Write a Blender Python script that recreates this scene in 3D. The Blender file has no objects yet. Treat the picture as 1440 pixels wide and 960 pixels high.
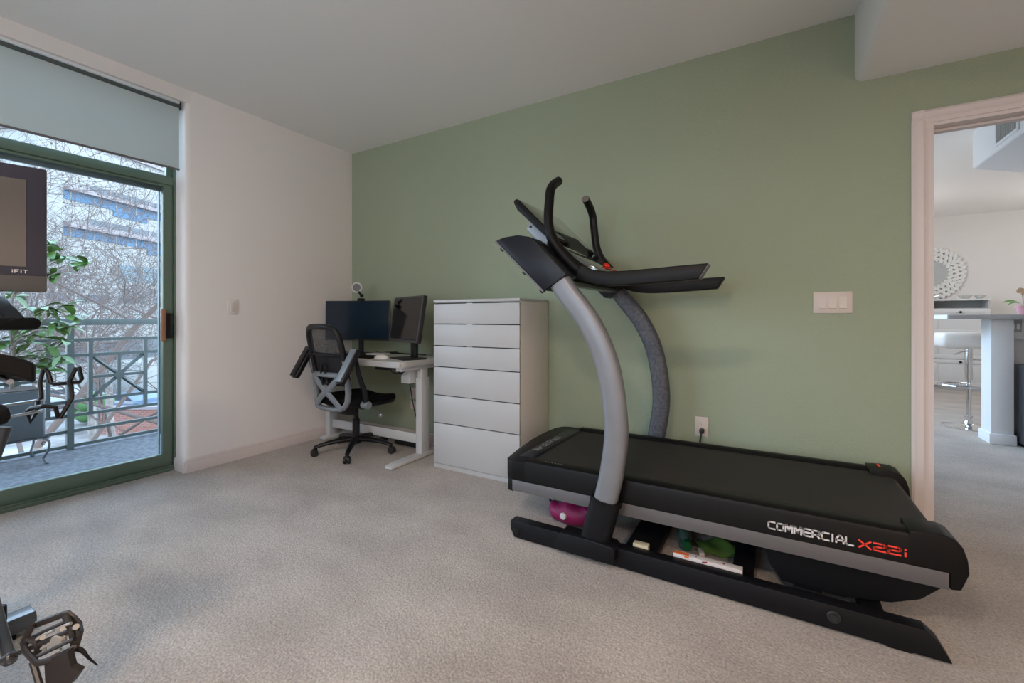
import bpy, bmesh, math, random
from mathutils import Vector, Matrix, Euler
R = math.radians
PI = math.pi
random.seed(7)
scene = bpy.context.scene
COL = scene.collection
W = {}                                   # world matrix of every empty that parents parts

# ------------------------------------------------------------------ materials
MATS = {}
def mat(name, color, rough=.5, metal=0., bump=None, vary=None, coat=0., spec=.5, sheen=0., emit=None, estr=0., alpha=None, stretch=None):
    if name in MATS: return MATS[name]
    m = bpy.data.materials.new(name); m.use_nodes = True
    nt = m.node_tree; N = nt.nodes; L = nt.links
    p = N['Principled BSDF']
    p.inputs['Base Color'].default_value = (*color, 1)
    p.inputs['Roughness'].default_value = rough
    p.inputs['Metallic'].default_value = metal
    p.inputs['Specular IOR Level'].default_value = spec
    p.inputs['Coat Weight'].default_value = coat
    p.inputs['Sheen Weight'].default_value = sheen
    if emit: p.inputs['Emission Color'].default_value = (*emit, 1); p.inputs['Emission Strength'].default_value = estr
    if alpha is not None: p.inputs['Alpha'].default_value = alpha
    if bump or vary:
        tc = N.new('ShaderNodeTexCoord')
        mp = N.new('ShaderNodeMapping'); L.new(tc.outputs['Object'], mp.inputs['Vector'])
        if stretch: mp.inputs['Scale'].default_value = stretch
    if vary:                                                     # (scale, second colour, contrast)
        n = N.new('ShaderNodeTexNoise'); n.inputs['Scale'].default_value = vary[0]; n.inputs['Detail'].default_value = 6
        L.new(mp.outputs[0], n.inputs['Vector'])
        r = N.new('ShaderNodeValToRGB'); c = vary[2]
        r.color_ramp.elements[0].position = .5 - c; r.color_ramp.elements[1].position = .5 + c
        r.color_ramp.elements[0].color = (*color, 1); r.color_ramp.elements[1].color = (*vary[1], 1)
        L.new(n.outputs['Fac'], r.inputs[0]); L.new(r.outputs[0], p.inputs['Base Color'])
    if bump:                                                     # (scale, strength, distance)
        n = N.new('ShaderNodeTexNoise'); n.inputs['Scale'].default_value = bump[0]; n.inputs['Detail'].default_value = 4
        L.new(mp.outputs[0], n.inputs['Vector'])
        b = N.new('ShaderNodeBump'); b.inputs['Strength'].default_value = bump[1]; b.inputs['Distance'].default_value = bump[2]
        L.new(n.outputs['Fac'], b.inputs['Height']); L.new(b.outputs[0], p.inputs['Normal'])
    MATS[name] = m
    return m

def carpet_mat():
    m = bpy.data.materials.new('carpet'); m.use_nodes = True
    nt = m.node_tree; N = nt.nodes; L = nt.links; p = N['Principled BSDF']
    p.inputs['Roughness'].default_value = 1; p.inputs['Specular IOR Level'].default_value = .1
    p.inputs['Sheen Weight'].default_value = .25
    tc = N.new('ShaderNodeTexCoord')
    def noise(s, d, stretch=(1, 1, 1), rot=0):
        mp = N.new('ShaderNodeMapping'); mp.inputs['Scale'].default_value = stretch; mp.inputs['Rotation'].default_value = (0, 0, rot)
        n = N.new('ShaderNodeTexNoise'); n.inputs['Scale'].default_value = s; n.inputs['Detail'].default_value = d
        L.new(tc.outputs['Object'], mp.inputs[0]); L.new(mp.outputs[0], n.inputs['Vector']); return n
    def ramp(a, b, ca, cb, src):
        r = N.new('ShaderNodeValToRGB'); r.color_ramp.elements[0].position = a; r.color_ramp.elements[1].position = b
        r.color_ramp.elements[0].color = (*ca, 1); r.color_ramp.elements[1].color = (*cb, 1); L.new(src, r.inputs[0]); return r
    def mix(t, f, a, b):
        x = N.new('ShaderNodeMix'); x.data_type = 'RGBA'; x.blend_type = t; x.inputs[0].default_value = f
        L.new(a, x.inputs[6]); L.new(b, x.inputs[7]); return x.outputs[2]
    patch = ramp(.35, .65, CARPET_A, CARPET_B, noise(2.2, 5, (1, 1.6, 1), .5).outputs['Fac'])
    pile = ramp(.30, .68, (.52, .50, .48), (1, 1, 1), noise(115, 4).outputs['Fac'])
    clump = ramp(.3, .7, (.84, .83, .82), (1, 1, 1), noise(34, 4, (1, 1.7, 1), .7).outputs['Fac'])
    c = mix('MULTIPLY', .85, patch.outputs[0], pile.outputs[0])
    c = mix('MULTIPLY', .8, c, clump.outputs[0])
    L.new(c, p.inputs['Base Color'])
    b = N.new('ShaderNodeBump'); b.inputs['Strength'].default_value = .8; b.inputs['Distance'].default_value = .006
    L.new(noise(120, 4).outputs['Fac'], b.inputs['Height']); L.new(b.outputs[0], p.inputs['Normal'])
    return m
CARPET_A, CARPET_B = (.475, .415, .368), (.60, .535, .475)

def glass_mat():
    m = bpy.data.materials.new('window_glass'); m.use_nodes = True
    nt = m.node_tree; N = nt.nodes; L = nt.links; N.clear()
    o = N.new('ShaderNodeOutputMaterial'); t = N.new('ShaderNodeBsdfTransparent'); g = N.new('ShaderNodeBsdfGlossy')
    t.inputs[0].default_value = (.93, .97, .98, 1); g.inputs['Roughness'].default_value = .02
    f = N.new('ShaderNodeFresnel'); f.inputs[0].default_value = 1.3
    x = N.new('ShaderNodeMixShader'); L.new(f.outputs[0], x.inputs[0]); L.new(t.outputs[0], x.inputs[1]); L.new(g.outputs[0], x.inputs[2])
    L.new(x.outputs[0], o.inputs[0]); return m

def fabric_shade_mat():
    m = bpy.data.materials.new('roller_shade_fabric'); m.use_nodes = True
    nt = m.node_tree; N = nt.nodes; L = nt.links; N.clear()
    o = N.new('ShaderNodeOutputMaterial'); d = N.new('ShaderNodeBsdfDiffuse'); t = N.new('ShaderNodeBsdfTranslucent')
    d.inputs[0].default_value = (.74, .79, .78, 1); t.inputs[0].default_value = (.42, .47, .47, 1)
    tc = N.new('ShaderNodeTexCoord'); n = N.new('ShaderNodeTexNoise'); n.inputs['Scale'].default_value = 240
    b = N.new('ShaderNodeBump'); b.inputs['Strength'].default_value = .15; b.inputs['Distance'].default_value = .002
    L.new(tc.outputs['Object'], n.inputs['Vector']); L.new(n.outputs['Fac'], b.inputs['Height']); L.new(b.outputs[0], d.inputs['Normal'])
    x = N.new('ShaderNodeMixShader'); x.inputs[0].default_value = .42
    L.new(d.outputs[0], x.inputs[1]); L.new(t.outputs[0], x.inputs[2]); L.new(x.outputs[0], o.inputs[0]); return m

def mesh_fabric_mat(name, col, open_=.35, scale=330):
    m = bpy.data.materials.new(name); m.use_nodes = True
    nt = m.node_tree; N = nt.nodes; L = nt.links; N.clear()
    o = N.new('ShaderNodeOutputMaterial'); d = N.new('ShaderNodeBsdfPrincipled'); t = N.new('ShaderNodeBsdfTransparent')
    d.inputs['Base Color'].default_value = (*col, 1); d.inputs['Roughness'].default_value = .8
    tc = N.new('ShaderNodeTexCoord'); v = N.new('ShaderNodeTexVoronoi'); v.inputs['Scale'].default_value = scale
    r = N.new('ShaderNodeMath'); r.operation = 'LESS_THAN'; r.inputs[1].default_value = open_
    L.new(tc.outputs['Object'], v.inputs['Vector']); L.new(v.outputs['Distance'], r.inputs[0])
    x = N.new('ShaderNodeMixShader'); L.new(r.outputs[0], x.inputs[0]); L.new(d.outputs[0], x.inputs[1]); L.new(t.outputs[0], x.inputs[2])
    L.new(x.outputs[0], o.inputs[0]); return m

def brick_mat(name, a, b, mortar, scale):
    m = bpy.data.materials.new(name); m.use_nodes = True
    nt = m.node_tree; N = nt.nodes; L = nt.links; p = N['Principled BSDF']; p.inputs['Roughness'].default_value = .9
    tc = N.new('ShaderNodeTexCoord'); mp = N.new('ShaderNodeMapping'); mp.inputs['Rotation'].default_value = (R(90), 0, 0)
    t = N.new('ShaderNodeTexBrick'); t.inputs['Scale'].default_value = scale
    t.inputs['Color1'].default_value = (*a, 1); t.inputs['Color2'].default_value = (*b, 1); t.inputs['Mortar'].default_value = (*mortar, 1)
    L.new(tc.outputs['Object'], mp.inputs[0]); L.new(mp.outputs[0], t.inputs['Vector']); L.new(t.outputs['Color'], p.inputs['Base Color'])
    return m

M = {}
M['wall'] = mat('white_wall_paint', (.78, .735, .71), .85, bump=(190, .35, .002))
M['ceil'] = mat('ceiling_paint', (.80, .80, .79), .9, bump=(150, .4, .002))
M['green'] = mat('sage_green_wall_paint', (.325, .375, .265), .75, bump=(120, .7, .004))
M['trim'] = mat('painted_trim', (.70, .625, .60), .45)
M['far_wall'] = mat('far_room_wall_paint', (.74, .72, .705), .9)
M['far_ceil'] = mat('far_room_ceiling_paint', (.88, .87, .86), .9)
M['bluewhite'] = mat('cool_white_paint', (.80, .82, .85), .8)
M['door_green'] = mat('green_door_aluminium', (.118, .168, .125), .38, metal=.2, bump=(60, .05, .001))
M['carpet'] = carpet_mat()
M['glass'] = glass_mat()
M['shade'] = fabric_shade_mat()
M['alu'] = mat('brushed_aluminium', (.62, .65, .68), .3, metal=.9)
M['chrome'] = mat('chrome', (.75, .77, .8), .08, metal=1)
M['wood'] = mat('handle_wood', (.24, .10, .045), .5, vary=(9, (.33, .15, .07), .3), stretch=(6, 6, .6))
M['blackp'] = mat('black_plastic', (.008, .008, .009), .42, spec=.3)
M['blackm'] = mat('matte_black_plastic', (.005, .005, .006), .62, spec=.25, bump=(700, .2, .0004))
M['tread_black'] = mat('treadmill_black_shell', (.0050, .0044, .0044), .46, spec=.2, bump=(600, .12, .0004))
M['tread_blue'] = mat('treadmill_dark_blue_shell', (.009, .010, .015), .40, spec=.25)
M['belt'] = mat('running_belt', (.024, .0205, .0185), .62, spec=.3, bump=(420, .5, .001), vary=(14, (.036, .031, .028), .25), stretch=(.3, 3, 1))
M['rail'] = mat('treadmill_rail_steel', (.0065, .0065, .008), .46, spec=.22, bump=(500, .2, .0004))
M['stripe'] = mat('silver_side_stripe', (.12, .115, .117), .45, metal=.15)
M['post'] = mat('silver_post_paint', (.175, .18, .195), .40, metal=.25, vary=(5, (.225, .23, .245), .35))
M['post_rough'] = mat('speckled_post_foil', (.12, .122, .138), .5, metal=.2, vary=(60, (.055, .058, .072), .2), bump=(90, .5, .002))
M['panel'] = mat('console_glass_panel', (.03, .035, .03), .14, coat=1, spec=.9)
M['speaker'] = mat('console_speaker_housing', (.30, .34, .39), .4)
M['red'] = mat('red_key', (.75, .02, .008), .4)
M['grip'] = mat('grey_grip_cap', (.17, .15, .135), .5)
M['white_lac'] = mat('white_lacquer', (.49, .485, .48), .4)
M['chest_side'] = mat('chest_side_lifted', (.74, .69, .65), .42)  # side tone lifted apart from the fronts, in place of missing fill light
M['gap'] = mat('dark_gap', (.03, .03, .03), .8)
M['desk_top'] = mat('desk_top_laminate', (.52, .52, .50), .35)
M['desk_frame'] = mat('desk_frame_paint', (.60, .61, .62), .4)
M['screen'] = mat('dark_monitor_screen', (.006, .018, .034), .16, spec=.5)
M['screen2'] = mat('black_monitor_screen', (.005, .004, .004), .07, spec=.7)
M['bezel'] = mat('monitor_bezel', (.015, .015, .017), .4)
M['tvscreen'] = mat('glossy_console_display', (.070, .066, .064), .16, coat=.5)  # base raised to grey to carry the reflection of the room
M['tvframe'] = mat('console_bezel', (.028, .028, .044), .3, coat=.2)
M['tvstrip'] = mat('console_lower_strip', (.07, .067, .064), .4)
M['plate'] = mat('switch_plate_plastic', (.60, .53, .48), .4)
M['rocker'] = mat('switch_rocker_plastic', (.63, .555, .51), .35)
M['chairblack'] = mat('chair_black_plastic', (.008, .008, .010), .38, spec=.35)
M['chairgrey'] = mat('chair_grey_plastic', (.20, .225, .25), .36)
M['chairfab'] = mat('chair_black_fabric', (.005, .005, .006), .9, spec=.2, bump=(500, .4, .001))
M['net'] = mesh_fabric_mat('chair_mesh_fabric', (.020, .020, .024), .42, 420)
M['net2'] = mesh_fabric_mat('lumbar_mesh_fabric', (.012, .012, .016), .22, 420)
M['caster'] = mat('caster_rubber', (.012, .012, .013), .5)
M['cable'] = mat('black_cable', (.012, .012, .012), .5)
M['concrete'] = mat('balcony_concrete', (.040, .042, .049), .9, vary=(26, (.095, .098, .108), .16), bump=(60, .5, .004))
M['railing'] = mat('balcony_railing_paint', (.050, .066, .062), .5)
M['iron'] = mat('wrought_iron', (.05, .055, .065), .5)
M['planter'] = mat('grey_planter', (.05, .06, .068), .6, bump=(40, .3, .002))
M['soil'] = mat('soil', (.05, .035, .025), .95, bump=(60, 1, .01))
M['leaf'] = mat('leaf', (.034, .088, .012), .42, vary=(5, (.075, .15, .018), .25))
M['stem'] = mat('stem', (.13, .10, .075), .8)
M['bark'] = mat('pale_bark', (.20, .18, .165), .9, vary=(3, (.07, .06, .055), .2))
M['twig'] = mat('twig_bark', (.060, .043, .038), .9)
M['facade'] = mat('office_facade', (.20, .20, .19), .8, vary=(.3, (.18, .18, .175), .3))
M['ledge'] = mat('facade_ledge', (.165, .145, .15), .8)
M['bluewin'] = mat('blue_window_band', (.010, .055, .115), .45, vary=(.8, (.020, .080, .15), .2))
M['greywin'] = mat('grey_window_band', (.040, .05, .060), .45, vary=(.6, (.065, .075, .088), .2))
M['cyan'] = mat('cyan_curtain_wall', (.06, .105, .13), .4, vary=(.7, (.10, .15, .17), .2))
M['street'] = mat('street_ground', (.24, .23, .225), .95, vary=(.6, (.075, .065, .06), .15), bump=(3, .6, .1))
M['brick'] = brick_mat('red_brick', (.15, .055, .042), (.19, .075, .055), (.19, .14, .12), 2.2)
M['carblue'] = mat('blue_car_paint', (.04, .065, .11), .3, coat=.4)
M['carwhite'] = mat('white_car_paint', (.24, .25, .27), .3, coat=.4)
M['carglass'] = mat('car_glass', (.03, .04, .05), .1)
M['hedge'] = mat('hedge_green', (.03, .09, .03), .8, vary=(3, (.06, .14, .04), .3))
M['bag'] = mat('magenta_bag_fabric', (.34, .008, .10), .55, vary=(9, (.16, .004, .05), .3))
M['greencap'] = mat('green_cap', (.008, .09, .03), .35)
M['greenbag'] = mat('green_wrapper', (.075, .14, .025), .4, vary=(20, (.12, .22, .05), .3))
M['paper'] = mat('white_card', (.62, .58, .56), .6)
M['cream'] = mat('cream_card', (.60, .56, .40), .6)
M['orange'] = mat('orange_print', (.70, .14, .02), .6)
M['maroon'] = mat('maroon_print', (.22, .02, .03), .6)
M['letter'] = mat('silver_lettering', (.62, .60, .59), .4)
M['letter_dim'] = mat('grey_lettering', (.26, .255, .26), .4)
M['letter_red'] = mat('red_lettering', (.85, .05, .03), .4)
M['cabinet'] = mat('far_cabinet_paint', (.70, .71, .72), .5)
M['cabin_in'] = mat('cabinet_recess', (.50, .51, .51), .7)
M['counter'] = mat('counter_stone', (.40, .40, .41), .3, vary=(30, (.50, .50, .51), .3))
M['stoolseat'] = mat('white_leatherette', (.82, .79, .75), .4)
M['pinkpot'] = mat('pink_ceramic', (.80, .42, .50), .3)
M['petal'] = mat('orchid_petal', (.72, .50, .33), .6)
M['orleaf'] = mat('orchid_leaf', (.16, .42, .08), .4)
M['mirror'] = mat('mirror_glass', (.78, .82, .81), .06, metal=.55)  # bright, half-metallic base paints in the reflection of a bright room
M['facet'] = mat('mirror_frame_tile', (.80, .81, .80), .25, metal=.1)
M['facetdark'] = mat('mirror_frame_backing', (.30, .30, .30), .5)
M['fridge'] = mat('dark_steel', (.10, .10, .11), .35, metal=.5)
M['bluebowl'] = mat('blue_glaze', (.22, .30, .42), .3)
M['slat'] = mat('vent_slat', (.60, .60, .58), .5)
M['clear'] = mat('clear_dish', (.62, .66, .64), .15, alpha=.55)
M['bikegrey'] = mat('bike_grey_paint', (.05, .056, .066), .3, coat=.4)
M['pedalm'] = mat('pedal_metal', (.042, .034, .030), .42, metal=.3)
M['pedals'] = mat('pedal_silver', (.36, .33, .29), .45, metal=.25)
M['lamp'] = mat('fill_lamp_diffuser', (.9, .88, .85), .5, emit=(1, .86, .70), estr=3)  # glow of the added lamps behind the camera

# ------------------------------------------------------------------ mesh builder
def catmull(pts, n=6):
    P = [Vector(p) for p in pts]
    if len(P) < 3: return P
    P = [P[0] * 2 - P[1]] + P + [P[-1] * 2 - P[-2]]; out = []
    for i in range(1, len(P) - 2):
        a, b, c, d = P[i - 1:i + 3]
        for k in range(n):
            t = k / n
            out.append(.5 * ((2 * b) + (-a + c) * t + (2 * a - 5 * b + 4 * c - d) * t * t + (-a + 3 * b - 3 * c + d) * t ** 3))
    out.append(P[-2]); return out

class MB:
    def __init__(s): s.bm = bmesh.new(); s.n = 0
    def box(s, c, size, rot=(0, 0, 0), bev=0., seg=2):
        r = bmesh.ops.create_cube(s.bm, size=1)
        vs = r['verts']
        bmesh.ops.scale(s.bm, vec=size, verts=vs)
        if bev:
            es = list({e for v in vs for e in v.link_edges})
            g = bmesh.ops.bevel(s.bm, geom=es, offset=bev, segments=seg, profile=.5, affect='EDGES')
            vs = list({v for v in g['verts']} | {v for f in g['faces'] for v in f.verts})
        Mx = Matrix.Translation(c) @ Euler(rot).to_matrix().to_4x4()
        bmesh.ops.transform(s.bm, matrix=Mx, verts=vs)
        return s
    def b2(s, x0, x1, y0, y1, z0, z1, bev=0., seg=2):
        k = (s.n % 9) * .0003; s.n += 1                                # crossing bars never share a face plane
        x0, x1 = min(x0, x1) + k, max(x0, x1) - k; y0, y1 = min(y0, y1) + k, max(y0, y1) - k; z0, z1 = min(z0, z1) + k, max(z0, z1) - k
        return s.box(((x0 + x1) / 2, (y0 + y1) / 2, (z0 + z1) / 2), (abs(x1 - x0), abs(y1 - y0), abs(z1 - z0)), bev=bev, seg=seg)
    def prism(s, poly, axis, a, b, bev=0., seg=2):
        def P(u, v, w):
            return {'x': (w, u, v), 'y': (u, w, v), 'z': (u, v, w)}[axis]
        va = [s.bm.verts.new(P(u, v, a)) for u, v in poly]; vb = [s.bm.verts.new(P(u, v, b)) for u, v in poly]
        fs = [s.bm.faces.new(va), s.bm.faces.new(vb[::-1])]
        n = len(poly)
        for i in range(n): fs.append(s.bm.faces.new((va[i], vb[i], vb[(i + 1) % n], va[(i + 1) % n])))
        bmesh.ops.recalc_face_normals(s.bm, faces=fs)
        if bev:
            es = list({e for f in fs for e in f.edges})
            bmesh.ops.bevel(s.bm, geom=es, offset=bev, segments=seg, profile=.5, affect='EDGES', clamp_overlap=True)
        return s
    def tube(s, pts, r, seg=10, closed=False, sq=None, up=None, fast=False):
        """sweep a circle (or ellipse sq=(a,b), axis a along `up` x tangent) along pts"""
        P = [Vector(p) for p in pts]; n = len(P)
        rs = r if isinstance(r, (list, tuple)) else [r] * n
        if len(rs) != n: rs = [rs[0] + (rs[-1] - rs[0]) * i / (n - 1) for i in range(n)]
        T = []
        for i in range(n):
            a = P[(i - 1) % n] if (closed or i > 0) else P[i]; b = P[(i + 1) % n] if (closed or i < n - 1) else P[i]
            t = (b - a); T.append(t.normalized() if t.length > 1e-9 else Vector((0, 0, 1)))
        u = Vector(up) if up else (Vector((0, 0, 1)) if abs(T[0].z) < .9 else Vector((1, 0, 0)))
        rings = []
        nrm = T[0].cross(u).normalized()
        for i in range(n):
            if up:
                nrm = T[i].cross(u)
                nrm = nrm.normalized() if nrm.length > 1e-6 else rings and prevn or Vector((1, 0, 0))
            else:
                nrm = (nrm - T[i] * nrm.dot(T[i])).normalized()
            prevn = nrm
            b = T[i].cross(nrm)
            A, B = sq if sq else (1, 1)
            rings.append([s.bm.verts.new(P[i] + nrm * (math.cos(2 * PI * k / seg) * rs[i] * A) + b * (math.sin(2 * PI * k / seg) * rs[i] * B)) for k in range(seg)])
        m = n if closed else n - 1; fs = []
        for i in range(m):
            a, b = rings[i], rings[(i + 1) % n]
            for k in range(seg): fs.append(s.bm.faces.new((a[k], a[(k + 1) % seg], b[(k + 1) % seg], b[k])))
        if not closed:
            fs.append(s.bm.faces.new(rings[0][::-1])); fs.append(s.bm.faces.new(rings[-1]))
        if not fast: bmesh.ops.recalc_face_normals(s.bm, faces=fs)
        return s
    def sweep(s, pts, prof, side):
        """sweep the profile [(along side, along normal)] along pts, side fixed"""
        P = [Vector(p) for p in pts]; n = len(P); side = Vector(side).normalized(); rings = []; fs = []
        for i in range(n):
            t = (P[min(i + 1, n - 1)] - P[max(i - 1, 0)]).normalized(); nr = side.cross(t).normalized()
            rings.append([s.bm.verts.new(P[i] + side * a + nr * b) for a, b in prof])
        k = len(prof)
        for i in range(n - 1):
            for j in range(k): fs.append(s.bm.faces.new((rings[i][j], rings[i][(j + 1) % k], rings[i + 1][(j + 1) % k], rings[i + 1][j])))
        fs.append(s.bm.faces.new(rings[0][::-1])); fs.append(s.bm.faces.new(rings[-1]))
        bmesh.ops.recalc_face_normals(s.bm, faces=fs)
        return s
    def lathe(s, prof, c=(0, 0, 0), seg=24, mtx=None):
        rings = []; fs = []; c = Vector(c)
        for r, z in prof:
            if r < 1e-6: rings.append([s.bm.verts.new((0, 0, z))])
            else: rings.append([s.bm.verts.new((r * math.cos(2 * PI * k / seg), r * math.sin(2 * PI * k / seg), z)) for k in range(seg)])
        for a, b in zip(rings, rings[1:]):
            if len(a) == 1 and len(b) == 1: continue
            for k in range(seg):
                if len(a) == 1: fs.append(s.bm.faces.new((a[0], b[(k + 1) % seg], b[k])))
                elif len(b) == 1: fs.append(s.bm.faces.new((a[k], a[(k + 1) % seg], b[0])))
                else: fs.append(s.bm.faces.new((a[k], a[(k + 1) % seg], b[(k + 1) % seg], b[k])))
        if len(rings[0]) > 1: fs.append(s.bm.faces.new(rings[0][::-1]))
        if len(rings[-1]) > 1: fs.append(s.bm.faces.new(rings[-1]))
        bmesh.ops.recalc_face_normals(s.bm, faces=fs)
        vs = list({v for g in rings for v in g})
        bmesh.ops.transform(s.bm, matrix=Matrix.Translation(c) @ (mtx or Matrix()), verts=vs)
        return s
    def cyl(s, a, b, r, seg=20, bev=0.):
        a, b = Vector(a), Vector(b); h = (b - a).length
        q = (b - a).to_track_quat('Z', 'Y').to_matrix().to_4x4()
        pr = [(0, 0), (r - bev, 0), (r, bev), (r, h - bev), (r - bev, h), (0, h)] if bev else [(0, 0), (r, 0), (r, h), (0, h)]
        return s.lathe(pr, a, seg, q)
    def sphere(s, c, sc, seg=14, rot=(0, 0, 0)):
        sc = (sc,) * 3 if not isinstance(sc, (tuple, list)) else sc
        r = bmesh.ops.create_uvsphere(s.bm, u_segments=seg, v_segments=max(6, seg // 2 + 2), radius=1)
        bmesh.ops.transform(s.bm, matrix=Matrix.Translation(c) @ Euler(rot).to_matrix().to_4x4() @ Matrix.Diagonal((*sc, 1)), verts=r['verts'])
        return s
    def grid(s, f, nu, nv, thick=None):
        """surface from f(u,v) in 0..1; a thickness vector makes it solid"""
        V = [[s.bm.verts.new(f(i / nu, j / nv)) for j in range(nv + 1)] for i in range(nu + 1)]; fs = []
        for i in range(nu):
            for j in range(nv): fs.append(s.bm.faces.new((V[i][j], V[i + 1][j], V[i + 1][j + 1], V[i][j + 1])))
        if thick:
            t = Vector(thick)
            U = [[s.bm.verts.new(v.co + t) for v in row] for row in V]
            for i in range(nu):
                for j in range(nv): fs.append(s.bm.faces.new((U[i][j], U[i][j + 1], U[i + 1][j + 1], U[i + 1][j])))
            for i in range(nu):
                fs.append(s.bm.faces.new((V[i][0], U[i][0], U[i + 1][0], V[i + 1][0]))); fs.append(s.bm.faces.new((V[i][nv], V[i + 1][nv], U[i + 1][nv], U[i][nv])))
            for j in range(nv):
                fs.append(s.bm.faces.new((V[0][j], V[0][j + 1], U[0][j + 1], U[0][j]))); fs.append(s.bm.faces.new((V[nu][j], U[nu][j], U[nu][j + 1], V[nu][j + 1])))
            bmesh.ops.recalc_face_normals(s.bm, faces=fs)
        return s
    def xf(s, m): bmesh.ops.transform(s.bm, matrix=m, verts=s.bm.verts); return s
    def build(s, name, m, parent=None, label=None, cat=None, group=None, kind=None, bev=0., ang=38, local=False):
        me = bpy.data.meshes.new(name)
        o = bpy.data.objects.new(name, me); COL.objects.link(o)
        base = Matrix()
        if parent is not None:
            base = W.get(parent.name, Matrix())
            o.parent = parent
        elif kind != 'structure' and len(s.bm.verts):
            xs = [v.co.x for v in s.bm.verts]; ys = [v.co.y for v in s.bm.verts]; zs = [v.co.z for v in s.bm.verts]
            base = Matrix.Translation(((min(xs) + max(xs)) / 2, (min(ys) + max(ys)) / 2, min(zs)))
            o.matrix_world = base
        if not local: bmesh.ops.transform(s.bm, matrix=base.inverted(), verts=s.bm.verts)
        W[o.name] = base
        s.bm.to_mesh(me); s.bm.free()
        me.materials.append(m)
        for p in me.polygons: p.use_smooth = True
        me.set_sharp_from_angle(angle=R(ang))
        if bev:
            b = o.modifiers.new('edge', 'BEVEL'); b.width = bev; b.segments = 2; b.limit_method = 'ANGLE'; b.angle_limit = R(40)
        tag(o, label, cat, group, kind)
        return o

def tag(o, label=None, cat=None, group=None, kind=None):
    if label: o['label'] = label
    if cat: o['category'] = cat
    if group: o['group'] = group
    if kind: o['kind'] = kind
    return o

def empty(name, loc, rz=0., label=None, cat=None, group=None, kind=None):
    o = bpy.data.objects.new(name, None); COL.objects.link(o)
    o.location = loc; o.rotation_euler = (0, 0, rz); o.empty_display_size = .1
    W[o.name] = Matrix.Translation(loc) @ Matrix.Rotation(rz, 4, 'Z')
    return tag(o, label, cat, group, kind)

def struct(name, mb, m, parent=None, **k):
    return mb.build(name, m, parent, kind=None if parent is not None else 'structure', **k)

# stroke lettering: every letter is a set of polylines in a 1 x 1 box
GL = {
    'C': [[(1, 1), (.2, 1), (0, .8), (0, .2), (.2, 0), (1, 0)]],
    'O': [[(.2, 0), (.8, 0), (1, .2), (1, .8), (.8, 1), (.2, 1), (0, .8), (0, .2), (.2, 0)]],
    'M': [[(0, 0), (0, 1), (.18, 1), (.5, .25), (.82, 1), (1, 1), (1, 0)]],
    'E': [[(1, 1), (.2, 1), (0, .8), (0, .2), (.2, 0), (1, 0)], [(.05, .5), (.95, .5)]],
    'R': [[(0, 0), (0, 1), (.8, 1), (1, .85), (1, .6), (.85, .42), (.05, .42)], [(.6, .42), (1, 0)]],
    'I': [[(.5, 0), (.5, 1)]],
    'A': [[(0, 0), (0, .5), (.35, 1), (.65, 1), (1, .5), (1, 0)], [(.03, .35), (.97, .35)]],
    'L': [[(0, 1), (0, .2), (.2, 0), (1, 0)]],
    'X': [[(0, 1), (1, 0)], [(1, 1), (0, 0)]],
    '2': [[(0, 1), (.8, 1), (1, .85), (1, .65), (.8, .52), (.2, .48), (0, .35), (0, 0), (1, 0)]],
    'i': [[(.5, 0), (.5, .50)], [(.5, .86), (.5, .98)]],
    'N': [[(0, 0), (0, 1), (.15, 1), (.85, 0), (1, 0), (1, 1)]],
    'o': [[(.15, 0), (.85, 0), (1, .15), (1, .55), (.85, .68), (.15, .68), (0, .55), (0, .15), (.15, 0)]],
    'r': [[(0, 0), (0, .68)], [(0, .5), (.3, .68), (.9, .68)]],
    'd': [[(1, 1), (1, 0), (.15, 0), (0, .15), (0, .55), (.15, .68), (1, .68)]],
    't': [[(.3, 1), (.3, .15), (.5, 0), (.9, 0)], [(0, .68), (.9, .68)]],
    'T': [[(0, 1), (1, 1)], [(.5, 1), (.5, 0)]],
    'a': [[(.1, .68), (.85, .68), (1, .5), (1, 0), (.15, 0), (0, .15), (.15, .38), (1, .38)]],
    'c': [[(1, .68), (.15, .68), (0, .5), (0, .15), (.15, 0), (1, 0)]],
    'k': [[(0, 0), (0, 1)], [(.9, .68), (.1, .3), (1, 0)]],
    'F': [[(1, 1), (0, 1), (0, 0)], [(0, .5), (.8, .5)]],
}
def lettering(name, text, origin, ex, ez, h, widths, gap, stroke, thick, m, parent, dim=None):
    """text along ex, up ez, raised by thick along ex x ez (towards the viewer when passed so)"""
    mb = MB(); ex, ez = Vector(ex).normalized(), Vector(ez).normalized(); nn = ex.cross(ez).normalized(); O = Vector(origin); cx = 0
    for i, ch in enumerate(text):
        w = widths[ch] if isinstance(widths, dict) else widths
        if ch in 'Ii': w = stroke * 1.4
        for pl in GL[ch]:
            pts = [Vector((cx + (u * w if ch not in 'Ii' else w / 2), v * h, 0)) for u, v in pl]
            for a, b in zip(pts, pts[1:]):
                d = (b - a).normalized(); s = Vector((-d.y, d.x, 0)) * stroke / 2; e = d * stroke * .35
                q = [a - e + s, a - e - s, b + e - s, b + e + s]
                lo = [mb.bm.verts.new(O + ex * p.x + ez * p.y) for p in q]; hi = [mb.bm.verts.new(O + ex * p.x + ez * p.y + nn * thick) for p in q]
                fs = [mb.bm.faces.new(hi), mb.bm.faces.new(lo[::-1])] + [mb.bm.faces.new((lo[k], lo[(k + 1) % 4], hi[(k + 1) % 4], hi[k])) for k in range(4)]
                bmesh.ops.recalc_face_normals(mb.bm, faces=fs)
        cx += w + gap
    return mb.build(name, m, parent)
# ------------------------------------------------------------------ room shell
CZ = 2.725                    # ceiling height
XR = 5.75                     # right wall
YB = -4.9                     # back wall behind the camera
DY0, DY1 = -1.436, -4.25      # sliding door opening
# floor: carpet of both rooms
struct('floor', MB().b2(-.24, 9.0, YB - .1, 6.75, -.12, 0), M['carpet'])
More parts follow.
